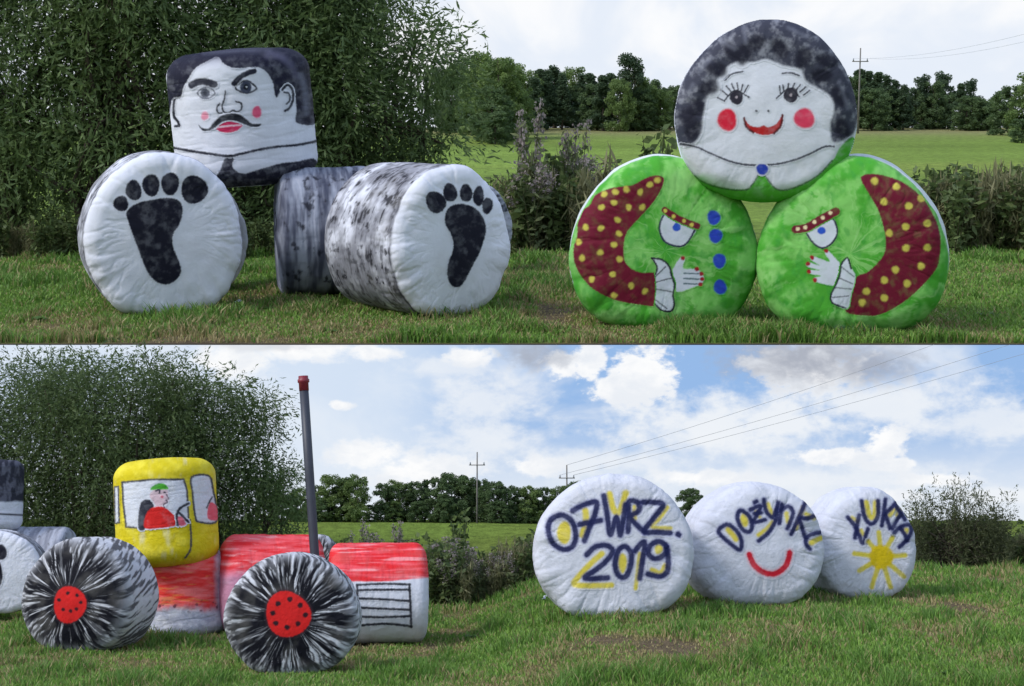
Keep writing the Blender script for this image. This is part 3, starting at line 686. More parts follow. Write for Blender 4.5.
wh.decal('hair', [z.f([(62, 448), (110, 447), (138, 410), (145, 350), (160, 290), (185, 245), (215, 200), (262, 172), (310, 175), (355, 165), (400, 182), (430, 190), (470, 200), (490, 240), (530, 262), (575, 295), (582, 340), (570, 380), (578, 442), (620, 432), (652, 405), (668, 330), (655, 250), (605, 150), (520, 72), (430, 32), (350, 22), (260, 45), (165, 115), (95, 200), (55, 300), (44, 380)], c(46, 49, 66), 2.0, .97, nz=.35)]
    + [z.e(x, y, 36, 25, c(31, 32, 46), 3.2, .92, .2, rot=x) for x, y in ((120, 330), (165, 260), (110, 400), (240, 140), (320, 110), (400, 130), (480, 160), (540, 220), (600, 290), (610, 400), (190, 200), (90, 360), (280, 150), (560, 170))]
    + [z.s(p, 5, c(120, 124, 140), 2.4, .45, .4) for p in ([(280, 60), (288, 110)], [(130, 210), (170, 160)], [(95, 280), (110, 250)], [(430, 60), (490, 90)], [(600, 240), (630, 330)], [(215, 110), (250, 130)])])
wh.decal('eyebrow', [z.s([(218, 235), (240, 215), (277, 206)], 2.2, c(70, 72, 84), .6)])
wh.decal('eyebrow', [z.s([(410, 212), (440, 211), (465, 220)], 2.2, c(70, 72, 84), .6)])
LS = c(64, 66, 78)
wh.decal('eye', [z.s([(215, 305), (250, 270), (298, 292)], 1.8, LS, .6)] + [z.s(p, 1.8, LS, .6) for p in ([(193, 293), (215, 305)], [(205, 268), (228, 287)], [(222, 255), (240, 275)], [(240, 247), (250, 270)], [(258, 245), (262, 268)], [(277, 250), (272, 270)], [(295, 252), (283, 275)])] + [z.e(256, 292, 23, 24, c(48, 46, 58)), z.e(256, 292, 5, 5, c(170, 160, 170), .5)])
wh.decal('eye', [z.s([(390, 295), (435, 262), (465, 290)], 1.8, LS, .6)] + [z.s(p, 1.8, LS, .6) for p in ([(500, 270), (480, 285)], [(487, 258), (468, 275)], [(470, 250), (455, 268)], [(450, 246), (442, 264)], [(430, 247), (428, 264)], [(412, 252), (414, 270)], [(400, 255), (403, 278)])] + [z.e(438, 285, 25, 25, c(48, 46, 58)), z.e(438, 285, 5, 5, c(170, 160, 170), .5)])
wh.decal('cheek', [z.e(225, 368, 33, 37, c(216, 40, 66), 1.6)]); wh.decal('cheek', [z.e(483, 363, 35, 34, c(222, 66, 98), 1.6)])
wh.decal('nostril', [z.e(323, 338, 4, 4, INK, .7)]); wh.decal('nostril', [z.e(363, 338, 4, 4, INK, .7)])
wh.decal('mouth', [z.f([(282, 362), (300, 385), (330, 392), (347, 386), (365, 392), (390, 380), (410, 352), (407, 385), (382, 412), (345, 419), (310, 407), (288, 387)], c(182, 40, 42)), z.s([(282, 362), (290, 392), (312, 410)], 3, c(90, 30, 36), .9), z.s([(410, 352), (404, 388), (382, 413)], 3, c(90, 30, 36), .9)])
wh.decal('neckline', [z.s([(70, 448), (120, 458), (170, 480), (230, 505), (290, 518), (370, 518), (440, 505), (500, 482), (550, 458), (582, 457)], 2.4, c(74, 76, 90), .7)])
wh.decal('collar', [z.f([(70, 500), (110, 548), (160, 580), (230, 598), (290, 600), (312, 580), (340, 542), (368, 580), (395, 600), (440, 598), (520, 560), (580, 500), (602, 460), (645, 425), (665, 470), (630, 550), (540, 630), (430, 680), (300, 685), (180, 660), (90, 590), (50, 520)], c(84, 172, 58), 1.2, 1, .25), z.s([(75, 505), (110, 550), (160, 582), (230, 600), (290, 601), (312, 580), (340, 545), (370, 580), (395, 601), (440, 598), (520, 560), (575, 505)], 2.0, c(50, 90, 46), .9, .8)])
wh.decal('button', [z.e(342, 533, 20, 19, BLU, 1)], lift=1.8)

# --- the tractor
GT = 'bales of the painted tractor'
wr = Bale(LO, 'wheel_bale', 'black streaked wheel bale with small red hub, left of the yellow cab', 'hay bale', GT, (19, 124, 538, 655), p_wheel(70, 603, 55), turn=28, L=.70, seed=31, rc=.26, puck=.7, bulge=.12)
z = Z(0, 450, 3.268)
hub = lambda zz, cx, cy, rx, ry, bl, r: [zz.e(cx, cy, rx * 1.1, ry * 1.1, c(50, 34, 42), 1.4, .8), zz.e(cx, cy, rx, ry, c(206, 36, 36), .8)] + [zz.e(x, y, r, r, c(44, 26, 34), .8) for x, y in bl]
wr.decal('hub', hub(z, 228, 505, 54, 59, [(222, 467), (252, 475), (264, 498), (250, 520), (231, 526), (207, 521), (193, 490)], 6))
wf = Bale(LO, 'wheel_bale', 'black streaked wheel bale with large red hub, nearest the viewer below the exhaust pipe', 'hay bale', GT, (225, 356, 553, 677), p_wheel(290, 615, 60), turn=6, L=.55, seed=33, rc=.2, puck=.8, bulge=.1)
z = Z(210, 530, 4.452)
wf.decal('hub', hub(z, 347, 375, 101, 101, [(355, 308), (402, 335), (425, 378), (392, 417), (343, 433), (293, 415), (280, 370), (303, 328)], 12))
def p_base(d):
    col = brush(d, c(226, 56, 54), c(240, 120, 118), .05, .33, 71); col = lerp(col, c(222, 150, 80), .5 * sst(fbm(d['U'] * .06, d['V'] * .3, 0, 73, 3), .58, .7))
    g = brush(d, c(172, 178, 196), c(204, 209, 222), .2, .2, 77)
    k = sst(d['V'] + 8 * (fbm(d['U'] * .15, d['V'] * .15, 0, 79, 3) - .5), 603, 613); k2 = sst(d['U'] + 4 * (fbm(d['U'] * .2, d['V'] * .2, 0, 80, 3) - .5), 212, 219)
    col = lerp(col, g, np.maximum(k, .8 * k2)); sp = sst(fbm(d['U'] * .28, d['V'] * .28, 0, 81, 2), .66, .74) * np.exp(-((d['V'] - 607) / 7) ** 2)
    return lerp(col, c(70, 40, 55), .8 * sp)
Bale(LO, 'body_bale', 'red and grey brushed bale standing under the yellow cab', 'hay bale', GT, (143, 226, 553, 634), p_base, kind='up', rc=.25, seed=35, puck=.5, Y=17.4, roll=-4)
def p_cab(d):
    col = brush(d, c(206, 190, 30), c(222, 208, 62), .12, .12, 83); return lerp(col, WHITE, .3 * sst(fbm(d['U'] * .12, d['V'] * .05, 0, 85, 3), .55, .8))
cab = Bale(LO, 'cab_bale', 'yellow upright bale painted as a tractor cab with driver in the window', 'hay bale', GT, (117, 216, 461, 564), p_cab, kind='up', rc=.32, seed=37, puck=.4, Y=17.2, roll=-4, rough=.6)
z = Z(105, 450, 5.717)
GL, LN = c(208, 213, 224), c(66, 68, 76)
wd = [(100, 185), (280, 168), (450, 168), (468, 230), (480, 420), (270, 455), (122, 440), (105, 300)]
cab.decal('window', [z.f(wd, GL, raw=True, nz=.08), z.s(wd, 4.5, LN, .9, closed=True, raw=True)])
cab.decal('driver', [z.f([(193, 450), (195, 345), (215, 292), (255, 285), (280, 325), (245, 365), (232, 450)], c(44, 46, 58)), z.f([(272, 235), (300, 218), (352, 222), (360, 262), (364, 288), (348, 312), (300, 322), (278, 298), (256, 262)], c(205, 180, 190)),
    z.f([(228, 445), (235, 372), (268, 332), (330, 324), (370, 350), (402, 385), (405, 430), (320, 446)], c(206, 40, 38)), z.f([(260, 228), (278, 202), (315, 190), (350, 200), (360, 224), (300, 226)], c(72, 160, 48)), z.s([(290, 235), (310, 228), (312, 245)], 4, c(50, 50, 66)), z.e(340, 242, 7, 6, c(50, 50, 66)), z.e(326, 268, 8, 8, c(206, 90, 110)),
    z.s([(340, 328), (335, 312), (356, 300), (350, 288), (362, 280), (352, 256)], 2, c(60, 56, 70), .6)], lift=1.7, under=GL)
cab.decal('steering_wheel', [z.s([(416, 430), (410, 372), (430, 332), (476, 306)], 6, c(48, 50, 60)), z.s([(416, 352), (476, 412)], 6, c(48, 50, 60)), z.f([(418, 385), (440, 385), (462, 425), (425, 432)], c(206, 90, 110))], lift=2.2, under=GL)
wd = [(495, 156), (590, 147), (615, 220), (640, 402), (540, 412), (515, 380), (500, 250)]
cab.decal('window', [z.f(wd, GL, nz=.08), z.s(wd, 4.5, LN, .9, closed=True), z.f([(588, 392), (588, 330), (606, 298), (640, 330), (640, 398)], c(226, 96, 112)), z.s([(580, 330), (600, 288), (612, 270)], 3, LN)])
wd = [(54, 212), (78, 208), (83, 415), (58, 420)]
cab.decal('window', [z.f(wd, GL, raw=True, nz=.08), z.s(wd, 3.5, LN, .8, closed=True, raw=True)])
cab.decal('door_line', [z.s([(484, 400), (491, 500), (486, 570), (458, 615)], 4.5, LN, .9)], lift=1.8)
def p_hood(d):
    col = brush(d, c(214, 40, 46), c(232, 96, 104), .04, .35, 91); k = sst(fbm(d['U'] * .05, d['V'] * .45, 0, 93, 3), .58, .72)
    col = lerp(col, RED_C, .6 * k); g = sst(d['V'] + 6 * (fbm(d['U'] * .1, d['V'] * .1, 0, 95, 3) - .5), 566, 580); return lerp(col, c(186, 150, 180), .8 * g)
Bale(LO, 'hood_bale', 'red brushed bale lying behind the large hub wheel as the tractor hood', 'hay bale', GT, (222, 320, 535, 634), p_hood, kind='side', turn=6, rc=.3, seed=41, puck=.5, Y=17.6)
def p_grille(d):
    col = brush(d, c(216, 42, 48), c(232, 84, 94), .03, .4, 101); k = sst(fbm(d['U'] * .03, d['V'] * .5, 0, 103, 3), .56, .7)
    col = lerp(col, RED_C, .65 * k)
    edge = 581.5 - 3.5 * sst(d['U'], 380, 428) + 1.2 * (fbm(d['U'] * .2, 0, 0, 5, 2) - .5)
    return dirt(d, lerp(np.broadcast_to(WHITE * .93, d['U'].shape + (3,)), col, sst(d['V'], edge + .9, edge - .9)))
gr = Bale(LO, 'grille_bale', 'white bale with red top and black painted grille bars', 'hay bale', GT, (331, 424, 543, 643), p_grille, kind='side', turn=3, rc=.2, seed=43, puck=.5, rough=.6)
z = Z(210, 530, 4.452); GB = c(46, 48, 56)
gr.decal('grille', [z.s(p, 4.6, GB, .7, raw=len(p) == 2) for p in ([(655, 245), (658, 330), (662, 420)], [(655, 245), (770, 240), (890, 243)], [(887, 243), (893, 340), (896, 430)], [(660, 425), (780, 417), (896, 428)], [(657, 268), (760, 266), (886, 266)], [(660, 305), (760, 308), (886, 316)], [(661, 345), (760, 350), (888, 355)], [(663, 385), (770, 388), (890, 383)])])
Bale(LO, 'wheel_bale', 'small far wheel bale with dark rim just showing between hood and grille bale', 'hay bale', GT, (292, 339, 535, 612), p_wheel(0, 0, 0, 2.2), turn=14, L=.4, seed=45, Y=19.2)

# exhaust pipe: drainage tube stuck upright between hood and wheel
def exhaust():
    Yp = 16.9; a = LO.at(315, 560, Yp); b = LO.at(304, 390, Yp); t = LO.at(303.2, 376, Yp)
    e = bpy.data.objects.new('exhaust_pipe', None); COL.objects.link(e); base = a + (a - b) * .28
    e.location = base; tag(e, 'tall dark grey plastic tube with red socket standing as the tractor exhaust', 'exhaust pipe', GT)
    L = lambda p: np.asarray(p) - base
    px = Yp / F
    V, Q = join([tube([L(base), L(a), L((a + b) / 2), L(b)], [4.6 * px] * 4, 20)]); mesh('tube', V, Q, M_PIPE, e)
    d = (t - b); q = [L(b - d * .05), L(b + d * .5), L(b + d * .55), L(b + d * .75), L(b + d * .8), L(t)]
    V, Q = join([tube(q, np.array([4.9, 4.9, 5.9, 5.9, 4.9, 4.9]) * px, 20)]); mesh('socket', V, Q, M_REDP, e)
exhaust()

# the man figure seen again at the left edge
GE = 'bales of the second man figure at the edge'
def p_mhead(d):
    w = np.broadcast_to(WHITE, d['U'].shape + (3,)); k = sst(d['V'] + 3 * (fbm(d['U'] * .2, d['V'] * .2, 0, 3, 3) - .5), 503, 500)
    col = lerp(w, lerp(np.broadcast_to(c(50, 52, 64), w.shape), c(96, 98, 112), sst(fbm(d['U'] * .2, d['V'] * .1, 0, 6, 3), .45, .65)), k)
    return lerp(col, c(44, 46, 56), np.exp(-((d['V'] - 514 - .05 * d['U']) / 1.0) ** 2))
Bale(LO, 'head_bale', 'black topped white bale standing on the footprint bales left of the tractor', 'hay bale', GE, (-56, 22, 461, 530), p_mhead, kind='up', rc=.22, seed=51, puck=.4, Y=20.0)
fb = Bale(LO, 'foot_bale', 'white round bale with half a footprint, cut by the edge left of the tractor', 'hay bale', GE, (-52, 40, 530, 615), p_leg, turn=10, L=.6, seed=53, Y=18.6)
z = Z(0, 450, 3.268); fb.decal('footprint', [z.e(0, 335, 24, 26, DK), z.e(-25, 400, 34, 60, DK)])
Bale(LO, 'leg_bale', 'grey dabbed bale lying between the half footprint bale and tractor wheel', 'hay bale', GE, (-2, 68, 527, 592), lambda d: lerp(p_grey(d), WHITE, .25), kind='side', turn=-20, rc=.2, seed=55, Y=20.2)

# --- the lettered bales
GLB = 'lettered harvest festival bales'
NAV, YL, YL2 = c(26, 32, 74), c(206, 190, 40), c(200, 186, 50)
t1 = Bale(LO, 'lettered_bale', 'large white bale sprayed with the date 07 WRZ. 2019', 'hay bale', GLB, (534, 694, 474, 621), p_cloth_shaded, turn=-3, L=.62, seed=61, puck=1.1)
t2 = Bale(LO, 'lettered_bale', 'white bale sprayed with the word DOZYNKI and a red smile', 'hay bale', GLB, (694, 827, 482, 608), p_cloth_shaded, turn=-15, L=.62, seed=62, puck=1.2, rc=.24)
t3 = Bale(LO, 'lettered_bale', 'white bale sprayed with the word LUKTA and a yellow sun', 'hay bale', GLB, (822, 918, 487, 601), p_cloth_shaded, turn=-22, L=.66, seed=64, puck=1.2, rc=.24)
z = Z(525, 465, 4.289)
def ink(zz, yellow, navy, w=10.5):
    out = []
    for it in yellow:
        out.append(zz.e(*it[1:], YL, 1.5, .92) if it[0] == 'e' else zz.s(it[2], it[1], YL, 1.5, .92))
    for n in navy:
        closed = n[0] == 'c'; pts = n[1:] if closed else n
        out.append(zz.s(pts, w + 4.5, c(56, 62, 140), 1.8, .6, closed=closed))
    for n in navy:
        closed = n[0] == 'c'; pts = n[1:] if closed else n
        out.append(zz.s(pts, w * .95, NAV, 1.0, .95, closed=closed))
    return out
t1.decal('lettering', ink(z, [('e', 168, 290, 30, 50), ('s', 13, [(258, 195), (262, 240), (245, 300)]), ('s', 13, [(362, 125), (380, 190), (405, 200), (432, 120)]), ('s', 9, [(470, 180), (470, 230)]), ('s', 9, [(610, 182), (575, 230), (545, 265), (622, 272)])],
    [['c', (155, 215), (112, 235), (100, 280), (120, 335), (165, 362), (205, 348), (218, 300), (200, 240)], [(205, 196), (250, 172), (305, 160), (300, 210), (270, 285), (255, 325)], [(235, 255), (325, 237)], [(338, 132), (352, 210), (366, 298), (392, 225), (408, 300), (420, 240), (432, 170)], [(442, 285), (446, 220), (446, 158), (482, 160), (488, 195), (452, 222), (480, 258), (512, 288)], [(505, 160), (548, 160), (592, 172), (548, 232), (512, 285), (560, 288), (622, 292)], [(656, 296), (660, 300)]]))
t1.decal('lettering', ink(z, [('s', 12, [(330, 380), (285, 420), (225, 485), (222, 515), (370, 515)]), ('e', 418, 420, 20, 44), ('s', 8, [(492, 380), (484, 450), (474, 530)]), ('e', 574, 360, 20, 22), ('s', 10, [(545, 450), (580, 462), (602, 430)])],
    [[(265, 385), (300, 352), (350, 345), (376, 372), (340, 420), (300, 452), (258, 486), (355, 484)], ['c', (430, 350), (400, 368), (386, 428), (402, 474), (430, 480), (450, 440), (456, 382)], [(472, 368), (512, 330), (502, 420), (492, 486)], ['c', (575, 328), (538, 346), (530, 382), (560, 402), (598, 384), (606, 350)], [(606, 350), (614, 400), (610, 455), (580, 478), (528, 468)]]))
z = Z(680, 475, 5.084)
t2.decal('lettering', ink(z, [('s', 15, [(245, 275), (285, 325)]), ('e', 326, 228, 24, 40), ('s', 8, [(385, 185), (405, 215)]), ('s', 12, [(445, 150), (465, 195)]), ('s', 11, [(400, 305), (440, 275), (470, 240)]), ('s', 11, [(540, 195), (550, 240)]), ('s', 10, [(625, 165), (590, 270)]), ('s', 11, [(640, 200), (680, 220)]), ('s', 13, [(665, 345), (715, 320)])],
    [['c', (196, 288), (240, 252), (288, 285), (312, 335), (304, 380), (252, 345)], ['c', (306, 180), (292, 220), (314, 272), (350, 290), (366, 258), (350, 208)], [(358, 176), (408, 158), (392, 200), (378, 238), (432, 228)], [(378, 196), (412, 192)], [(380, 140), (390, 134)], [(426, 126), (436, 180), (468, 215), (488, 180), (498, 140)], [(490, 175), (488, 225), (452, 290), (400, 335)], [(518, 150), (512, 195), (505, 245)], [(514, 180), (550, 160), (574, 190), (562, 235), (545, 272)], [(640, 132), (604, 215), (565, 300)], [(690, 205), (650, 220), (610, 222), (620, 265), (634, 312)], [(720, 292), (680, 298), (645, 318), (640, 350), (660, 376)]], 9.5))
RS = c(196, 34, 52)
t2.decal('smile', [z.s([(352, 405), (375, 455), (420, 492), (480, 502), (530, 470), (550, 430), (557, 395)], 19, c(222, 120, 135), 2.2, .5), z.s([(352, 405), (375, 455), (420, 492), (480, 502), (530, 470), (550, 430), (557, 395)], 12.5, RS, .9)])
z = Z(795, 480, 5.715)
t3.decal('lettering', ink(z, [('s', 10, [(325, 215), (355, 235)]), ('s', 12, [(375, 290), (390, 310)]), ('s', 16, [(405, 130), (425, 205), (455, 205), (462, 130)]), ('s', 13, [(540, 200), (565, 165)]), ('s', 13, [(585, 200), (600, 170)]), ('e', 632, 292, 22, 22)],
    [[(302, 214), (340, 262), (368, 320), (386, 360), (402, 322), (416, 280)], [(366, 202), (352, 270), (342, 330)], [(380, 120), (394, 200), (420, 245), (450, 245), (474, 200), (474, 120)], [(516, 112), (506, 190), (496, 260)], [(576, 130), (545, 165), (518, 195), (530, 235), (542, 276)], [(578, 152), (604, 190), (626, 226)], [(604, 192), (580, 235), (556, 276)], [(566, 302), (605, 266), (654, 258), (664, 290), (640, 340), (596, 382)], [(604, 278), (625, 310), (640, 345)]], 10.5))
t3.decal('sun', [z.s([(492, 440), p], 13, YL2, 1.3, .95) for p in ((478, 300), (556, 330), (628, 430), (622, 552), (546, 612), (438, 612), (368, 518), (340, 420), (420, 352))] + [z.e(492, 440, 68, 72, c(206, 180, 24), 1.8)])

# ------------------------------------------------------------------ grass
tag(blades('grass', LO, 190000, 10.6, 22.5, .40, 1.0, 31, .85), label='short mown grass with dry straw patches around the lower bales', cat='grass')
tag(blades('grass', UP, 200000, EDGE + .05, 54, .40, 3.2, 41, .62), label='short mown grass with brown patches along the upper verge', cat='grass')
tag(blades('tall_grass', LO, 1, 10, 20, .4, 1.0, 33, hmul=.75, pts=foot_grass(LO, '', 1.0, 35)), label='longer uncut grass along the feet of the lower bales', cat='grass')
tag(blades('tall_grass', UP, 1, 28, 40, .4, 3.2, 34, .72, pts=foot_grass(UP, '', 3.2, 36)), label='longer uncut grass along the feet of the upper bales', cat='grass')

# ------------------------------------------------------------------ trees, bushes, weeds
def leaves(C, size, r, cols, droop=.5, asp=.3, dirs=None):
    """leaf quads round the points C; every leaf its own direction"""
    n = len(C); a = r.random(n) * 2 * math.pi; el = r.normal(-droop, .5, n)
    d = np.stack([np.cos(a) * np.cos(el), np.sin(a) * np.cos(el), np.sin(el)], 1)
    if dirs is not None:
        d = dirs + r.normal(0, .42, (n, 3)); d /= np.linalg.norm(d, axis=1)[:, None]
    q = r.normal(size=(n, 3)); q -= (q * d).sum(1)[:, None] * d; q /= np.linalg.norm(q, axis=1)[:, None]
    L = (size * (.45 + 1.1 * r.random(n) ** 1.4))[:, None]; W = L * asp
    V = np.stack([C - d * L / 2, C + q * W / 2, C + d * L / 2, C - q * W / 2], 1).reshape(-1, 3)
    return V, np.arange(n * 4).reshape(n, 4), np.repeat(cols, 4, 0)
def clump_points(cent, rad, per, r):
    P, K = [], []
    for i, (p, R) in enumerate(zip(cent, rad)):
        n = int(per * R ** 2); g = r.normal(size=(n, 3)); g /= np.linalg.norm(g, axis=1)[:, None]
        P.append(p + g * (R * r.random(n)[:, None] ** .45) * np.array([1, 1, .8])); K.append(np.full(n, i))
    return np.concatenate(P), np.concatenate(K)
def put(o, fr, p, rz=0, sc=(1, 1, 1)):
    o.matrix_world = fr.M @ Matrix.Translation(Vector(p)) @ Matrix.Rotation(rz, 4, 'Z') @ Matrix.Diagonal((*sc, 1)); return o
def bush(name, fr, base, W, D, H, nl, leaf, seed, label, group, ca, cb, zmin=.05, droop=.45, shape=None, ncl=90, rcl=.16, stems=9, asp=.26, top=None, cat='willow bush', wands=0):
    r = np.random.default_rng(seed)
    cent = []
    for i in range(wands):                       # upright wands, each a column of leaves
        bx, by, hh = r.random() * 2 - 1, r.random() * 2 - 1, .55 + .45 * r.random()
        hh *= 1 - .22 * bx * bx; lx = r.normal(0, .06)
        for t in np.linspace(.04, hh, 12): cent.append(((bx * .5 + lx * t) * W, by * D / 2, t * H))
    if wands: ncl = len(cent)
    while len(cent) < ncl:
        p = r.random(3) * 2 - 1
        h = r.random() ** .8
        wid = (np.sin(math.pi * min(.97, .22 + .72 * h)) ** .7) if shape is None else shape(h)
        if np.hypot(p[0], p[1]) > 1: continue
        zz = zmin + h * (1 - zmin)
        cent.append((p[0] * wid * W / 2, p[1] * wid * D / 2, zz * H))
    cent = np.array(cent); rad = np.full(ncl, rcl * H) * (.6 + .7 * r.random(ncl))
    SH = 13                                       # leaves sit along shoots, SH to a shoot
    P, K = clump_points(cent, rad, 1.25 * nl / SH / float((rad ** 2).sum()), r); nl = nl // SH; sel = r.choice(len(P), min(nl, len(P)), replace=False) if len(P) > nl else np.arange(len(P))
    P, K = P[sel], K[sel]
    d = P - cent[K]; d /= np.linalg.norm(d, axis=1)[:, None] + 1e-6; d = d + r.normal(0, .45, d.shape) + np.array([0, 0, -droop]); d /= np.linalg.norm(d, axis=1)[:, None]
    shade = np.repeat(r.random(len(P)), SH); D_ = np.repeat(d, SH, 0); K = np.repeat(K, SH); t = np.tile(np.linspace(0, 1, SH), len(P)) * np.repeat(.6 + .7 * r.random(len(P)), SH)
    P = np.repeat(P, SH, 0) + D_ * (t * leaf * 4.2)[:, None] - np.array([0, 0, 1.0]) * (t ** 2 * leaf * max(0, droop) * 1.5)[:, None] + r.normal(0, leaf * .12, (len(D_), 3))
    P[:, 2] -= .12 * H * (r.random(len(P)) ** 3)
    k = P[:, 2] > .01 * H
    if top: k &= P[:, 2] < top + .03 * H * (vn(P[:, 0] * 3, P[:, 1] * 3, 0, seed) - .5)
    P, K, D_, shade = P[k], K[k], D_[k], shade[k]
    cc = lerp(ca, cb, r.random(ncl)[K] * .35 + .45 * shade + .2 * r.random(len(K)))
    V, Q, cl = leaves(P, np.full(len(P), leaf), r, cc, droop, asp, D_)
    root = bpy.data.objects.new(name, None); COL.objects.link(root); tag(root, label, cat, group)
    mesh('crown', V, Q, M_LEAF, root, col=cl, smooth=False)
    tb = []
    for i in range(stems):
        tgt = cent[r.integers(ncl)]; b0 = np.array([r.normal(0, .09 * W), r.normal(0, .06 * D), -.05])
        mid = b0 * .6 + tgt * np.array([.35, .35, .5]) + np.array([0, 0, .05 * H]); tb.append(tube([b0, mid, tgt], [.014 * H, .009 * H, .003 * H], 6, False))
        for j in range(3):
            t2 = cent[r.integers(ncl)]
            if np.linalg.norm(t2 - mid) < .45 * H: tb.append(tube([mid, (mid + t2) / 2 + np.array([0, 0, .02 * H]), t2], [.007 * H, .004 * H, .002 * H], 5, False))
    V, Q = join(tb); mesh('trunk', V, Q, M_BARK, root)
    return put(root, fr, base)
WA, WB = np.array([.08, .13, .05]), np.array([.175, .255, .09])
gw = 'willow bushes behind the moustached man'
for u, Yb, W, H, nl, sd, lb in ((-10, 49.5, 9.0, 10.3, 26000, 1, 'broad dark willow bush at the edge left of the footprint bale'), (120, 48.5, 7.8, 10.9, 30000, 2, 'tall dark willow bush rising behind the left footprint bale'),
        (255, 50, 7.8, 11.1, 30000, 3, 'dense dark willow directly behind the moustached head'), (350, 51, 6.6, 9.9, 26000, 4, 'willow with loose thin twigs above the right footprint bale')):
    p = UP.at(u, 200, Yb); p[2] = float(UP.terr(p[0], p[1]))
    bush('willow_bush', UP, p, W, 5, H, int(nl * 1.7), .25, 100 + sd, lb, gw, WA, WB, ncl=150, rcl=.13, stems=14)
p = UP.at(412, 200, 52.5); p[2] = 0; bush('willow_bush', UP, p, 3.4, 2.4, 7.4, 6500, .24, 111, 'sparse light willow sapling at the right end of the willows', gw, WA * 1.2, WB * 1.2, ncl=60, rcl=.12, stems=8, shape=lambda h: .45 + .75 * h)
gl = 'willow bushes behind the painted tractor'
for u, Yb, W, H, nl, sd, lb in ((10, 22.5, 2.6, 2.75, 30000, 1, 'big grey-green willow bush behind the black topped head bale'), (110, 22, 2.4, 2.8, 30000, 2, 'dense willow bush behind the yellow cab'), (200, 22.6, 2.2, 2.75, 24000, 3, 'loose willow bush right behind the yellow cab')):
    p = LO.at(u, 560, Yb); p[2] = float(LO.terr(p[0], p[1])); tp = LO.at(u, 346, Yb)[2] - p[2]
    bush('willow_bush', LO, p, W * (1.3 if sd < 3 else 1.05), 1.6, H * (1.22 if sd < 3 else 1.1), int(nl * 2.7), .066, 120 + sd, lb, gl, WA * .8, WB * .75, ncl=240, rcl=.12, stems=12, top=tp, shape=lambda h: .8 + .2 * math.sin(math.pi * min(1, h * .9)) - .35 * max(0, h - .8))
p = LO.at(262, 560, 23.0); p[2] = float(LO.terr(p[0], p[1])); bush('willow_bush', LO, p, 1.3, 1.0, 1.9, 9000, .07, 127, 'low willow bush left of the exhaust pipe', gl, WA * 1.25, WB * 1.2, ncl=70, rcl=.14, stems=8)

# far trees: four kinds, copied along the edges of the fields
def tree_mesh(kind, seed):
    r = np.random.default_rng(seed); cent, rad = [], []
    if kind == 'pine':
        for i in range(26):
            h = .42 + .55 * r.random(); w = .30 * (1.02 - h) ** .5 * 1.2; a = r.random() * 6.28; d = w * r.random() ** .5
            cent.append((math.cos(a) * d, math.sin(a) * d, h)); rad.append(.07 + .05 * r.random())
    elif kind == 'spruce':
        for i in range(70):
            h = .08 + .9 * r.random(); w = .24 * (1 - h) + .015; a = r.random() * 6.28; d = w * r.random() ** .5
            cent.append((math.cos(a) * d, math.sin(a) * d, h)); rad.append(.05 + .03 * r.random())
    else:
        for i in range(110):
            h = .04 + .88 * r.random(); w = .36 * math.sin(math.pi * (.28 + .66 * h)) ** .6; a = r.random() * 6.28; d = w * r.random() ** .5
            cent.append((math.cos(a) * d, math.sin(a) * d, h)); rad.append(.05 + .05 * r.random())
    cent = np.array(cent); P, K = clump_points(cent, np.array(rad), {'pine': 26000, 'spruce': 34000, 'leafy': 20000, 'round': 26000}[kind], r)
    ca, cb = {'pine': ((.042, .075, .045), (.08, .12, .062)), 'spruce': ((.046, .082, .046), (.082, .125, .062)), 'leafy': ((.09, .145, .05), (.17, .24, .075)), 'round': ((.066, .11, .05), (.12, .18, .07))}[kind]
    cc = 1.25 * lerp(np.array(ca), np.array(cb), .6 * r.random(len(cent))[K] + .4 * r.random(len(K)))
    V, Q, cl = leaves(P, np.full(len(P), .034), r, cc, .1, .55)
    cr = mesh('crown', V, Q, M_LEAF, col=cl, smooth=False, link=False).data
    tb = [tube([(0, 0, -.02), (.01, .005, .5), (0, 0, .93)], [.022, .014, .004], 7, False)]
    for i in range(10):
        q = cent[r.integers(len(cent))]; z0 = max(.15, q[2] - .15); tb.append(tube([(0, 0, z0), q], [.007, .003], 5, False))
    V, Q = join(tb); tr = mesh('trunk', V, Q, M_BARK, link=False).data
    return cr, tr
KIND = {k: [tree_mesh(k, 200 + 10 * i + j) for j in range(2)] for i, k in enumerate(('pine', 'spruce', 'leafy', 'round'))}
NAME = {'pine': 'pine_tree', 'spruce': 'spruce_tree', 'leafy': 'birch_tree', 'round': 'broadleaf_tree'}
tr_r = np.random.default_rng(77)
def far_tree(fr, u, vt, vb, Yt, kind, label, group, wk=1.0):
    a = fr.at(u, vb, Yt); b = fr.at(u, vt, Yt); zg = float(fr.terr(a[0], Yt)); H = b[2] - zg
    o = bpy.data.objects.new(NAME[kind], None); COL.objects.link(o); tag(o, label, 'tree', group)
    cr, tr = KIND[kind][int(tr_r.integers(2))]
    for nm, me in (('trunk', tr), ('crown', cr)):
        x = bpy.data.objects.new(nm, me); COL.objects.link(x); x.parent = o
    return put(o, fr, (a[0], Yt, zg), tr_r.random() * 6.28, (H * wk, H * wk, H))
def lineup(fr, rows, Yr, group, labels):
    for u, vt, kind, wk in rows:
        far_tree(fr, u, vt, 127, Yr[0] + (Yr[1] - Yr[0]) * tr_r.random(), kind, labels[kind], group, wk)
g1 = 'trees of the wood left of the painted woman'
LB = {'pine': 'dark pine among the wood left of the painted woman', 'spruce': 'pointed dark spruce in the wood left of the painted woman', 'leafy': 'lighter leafy tree in the wood left of the painted woman', 'round': 'rounded dark tree in the wood left of the painted woman'}
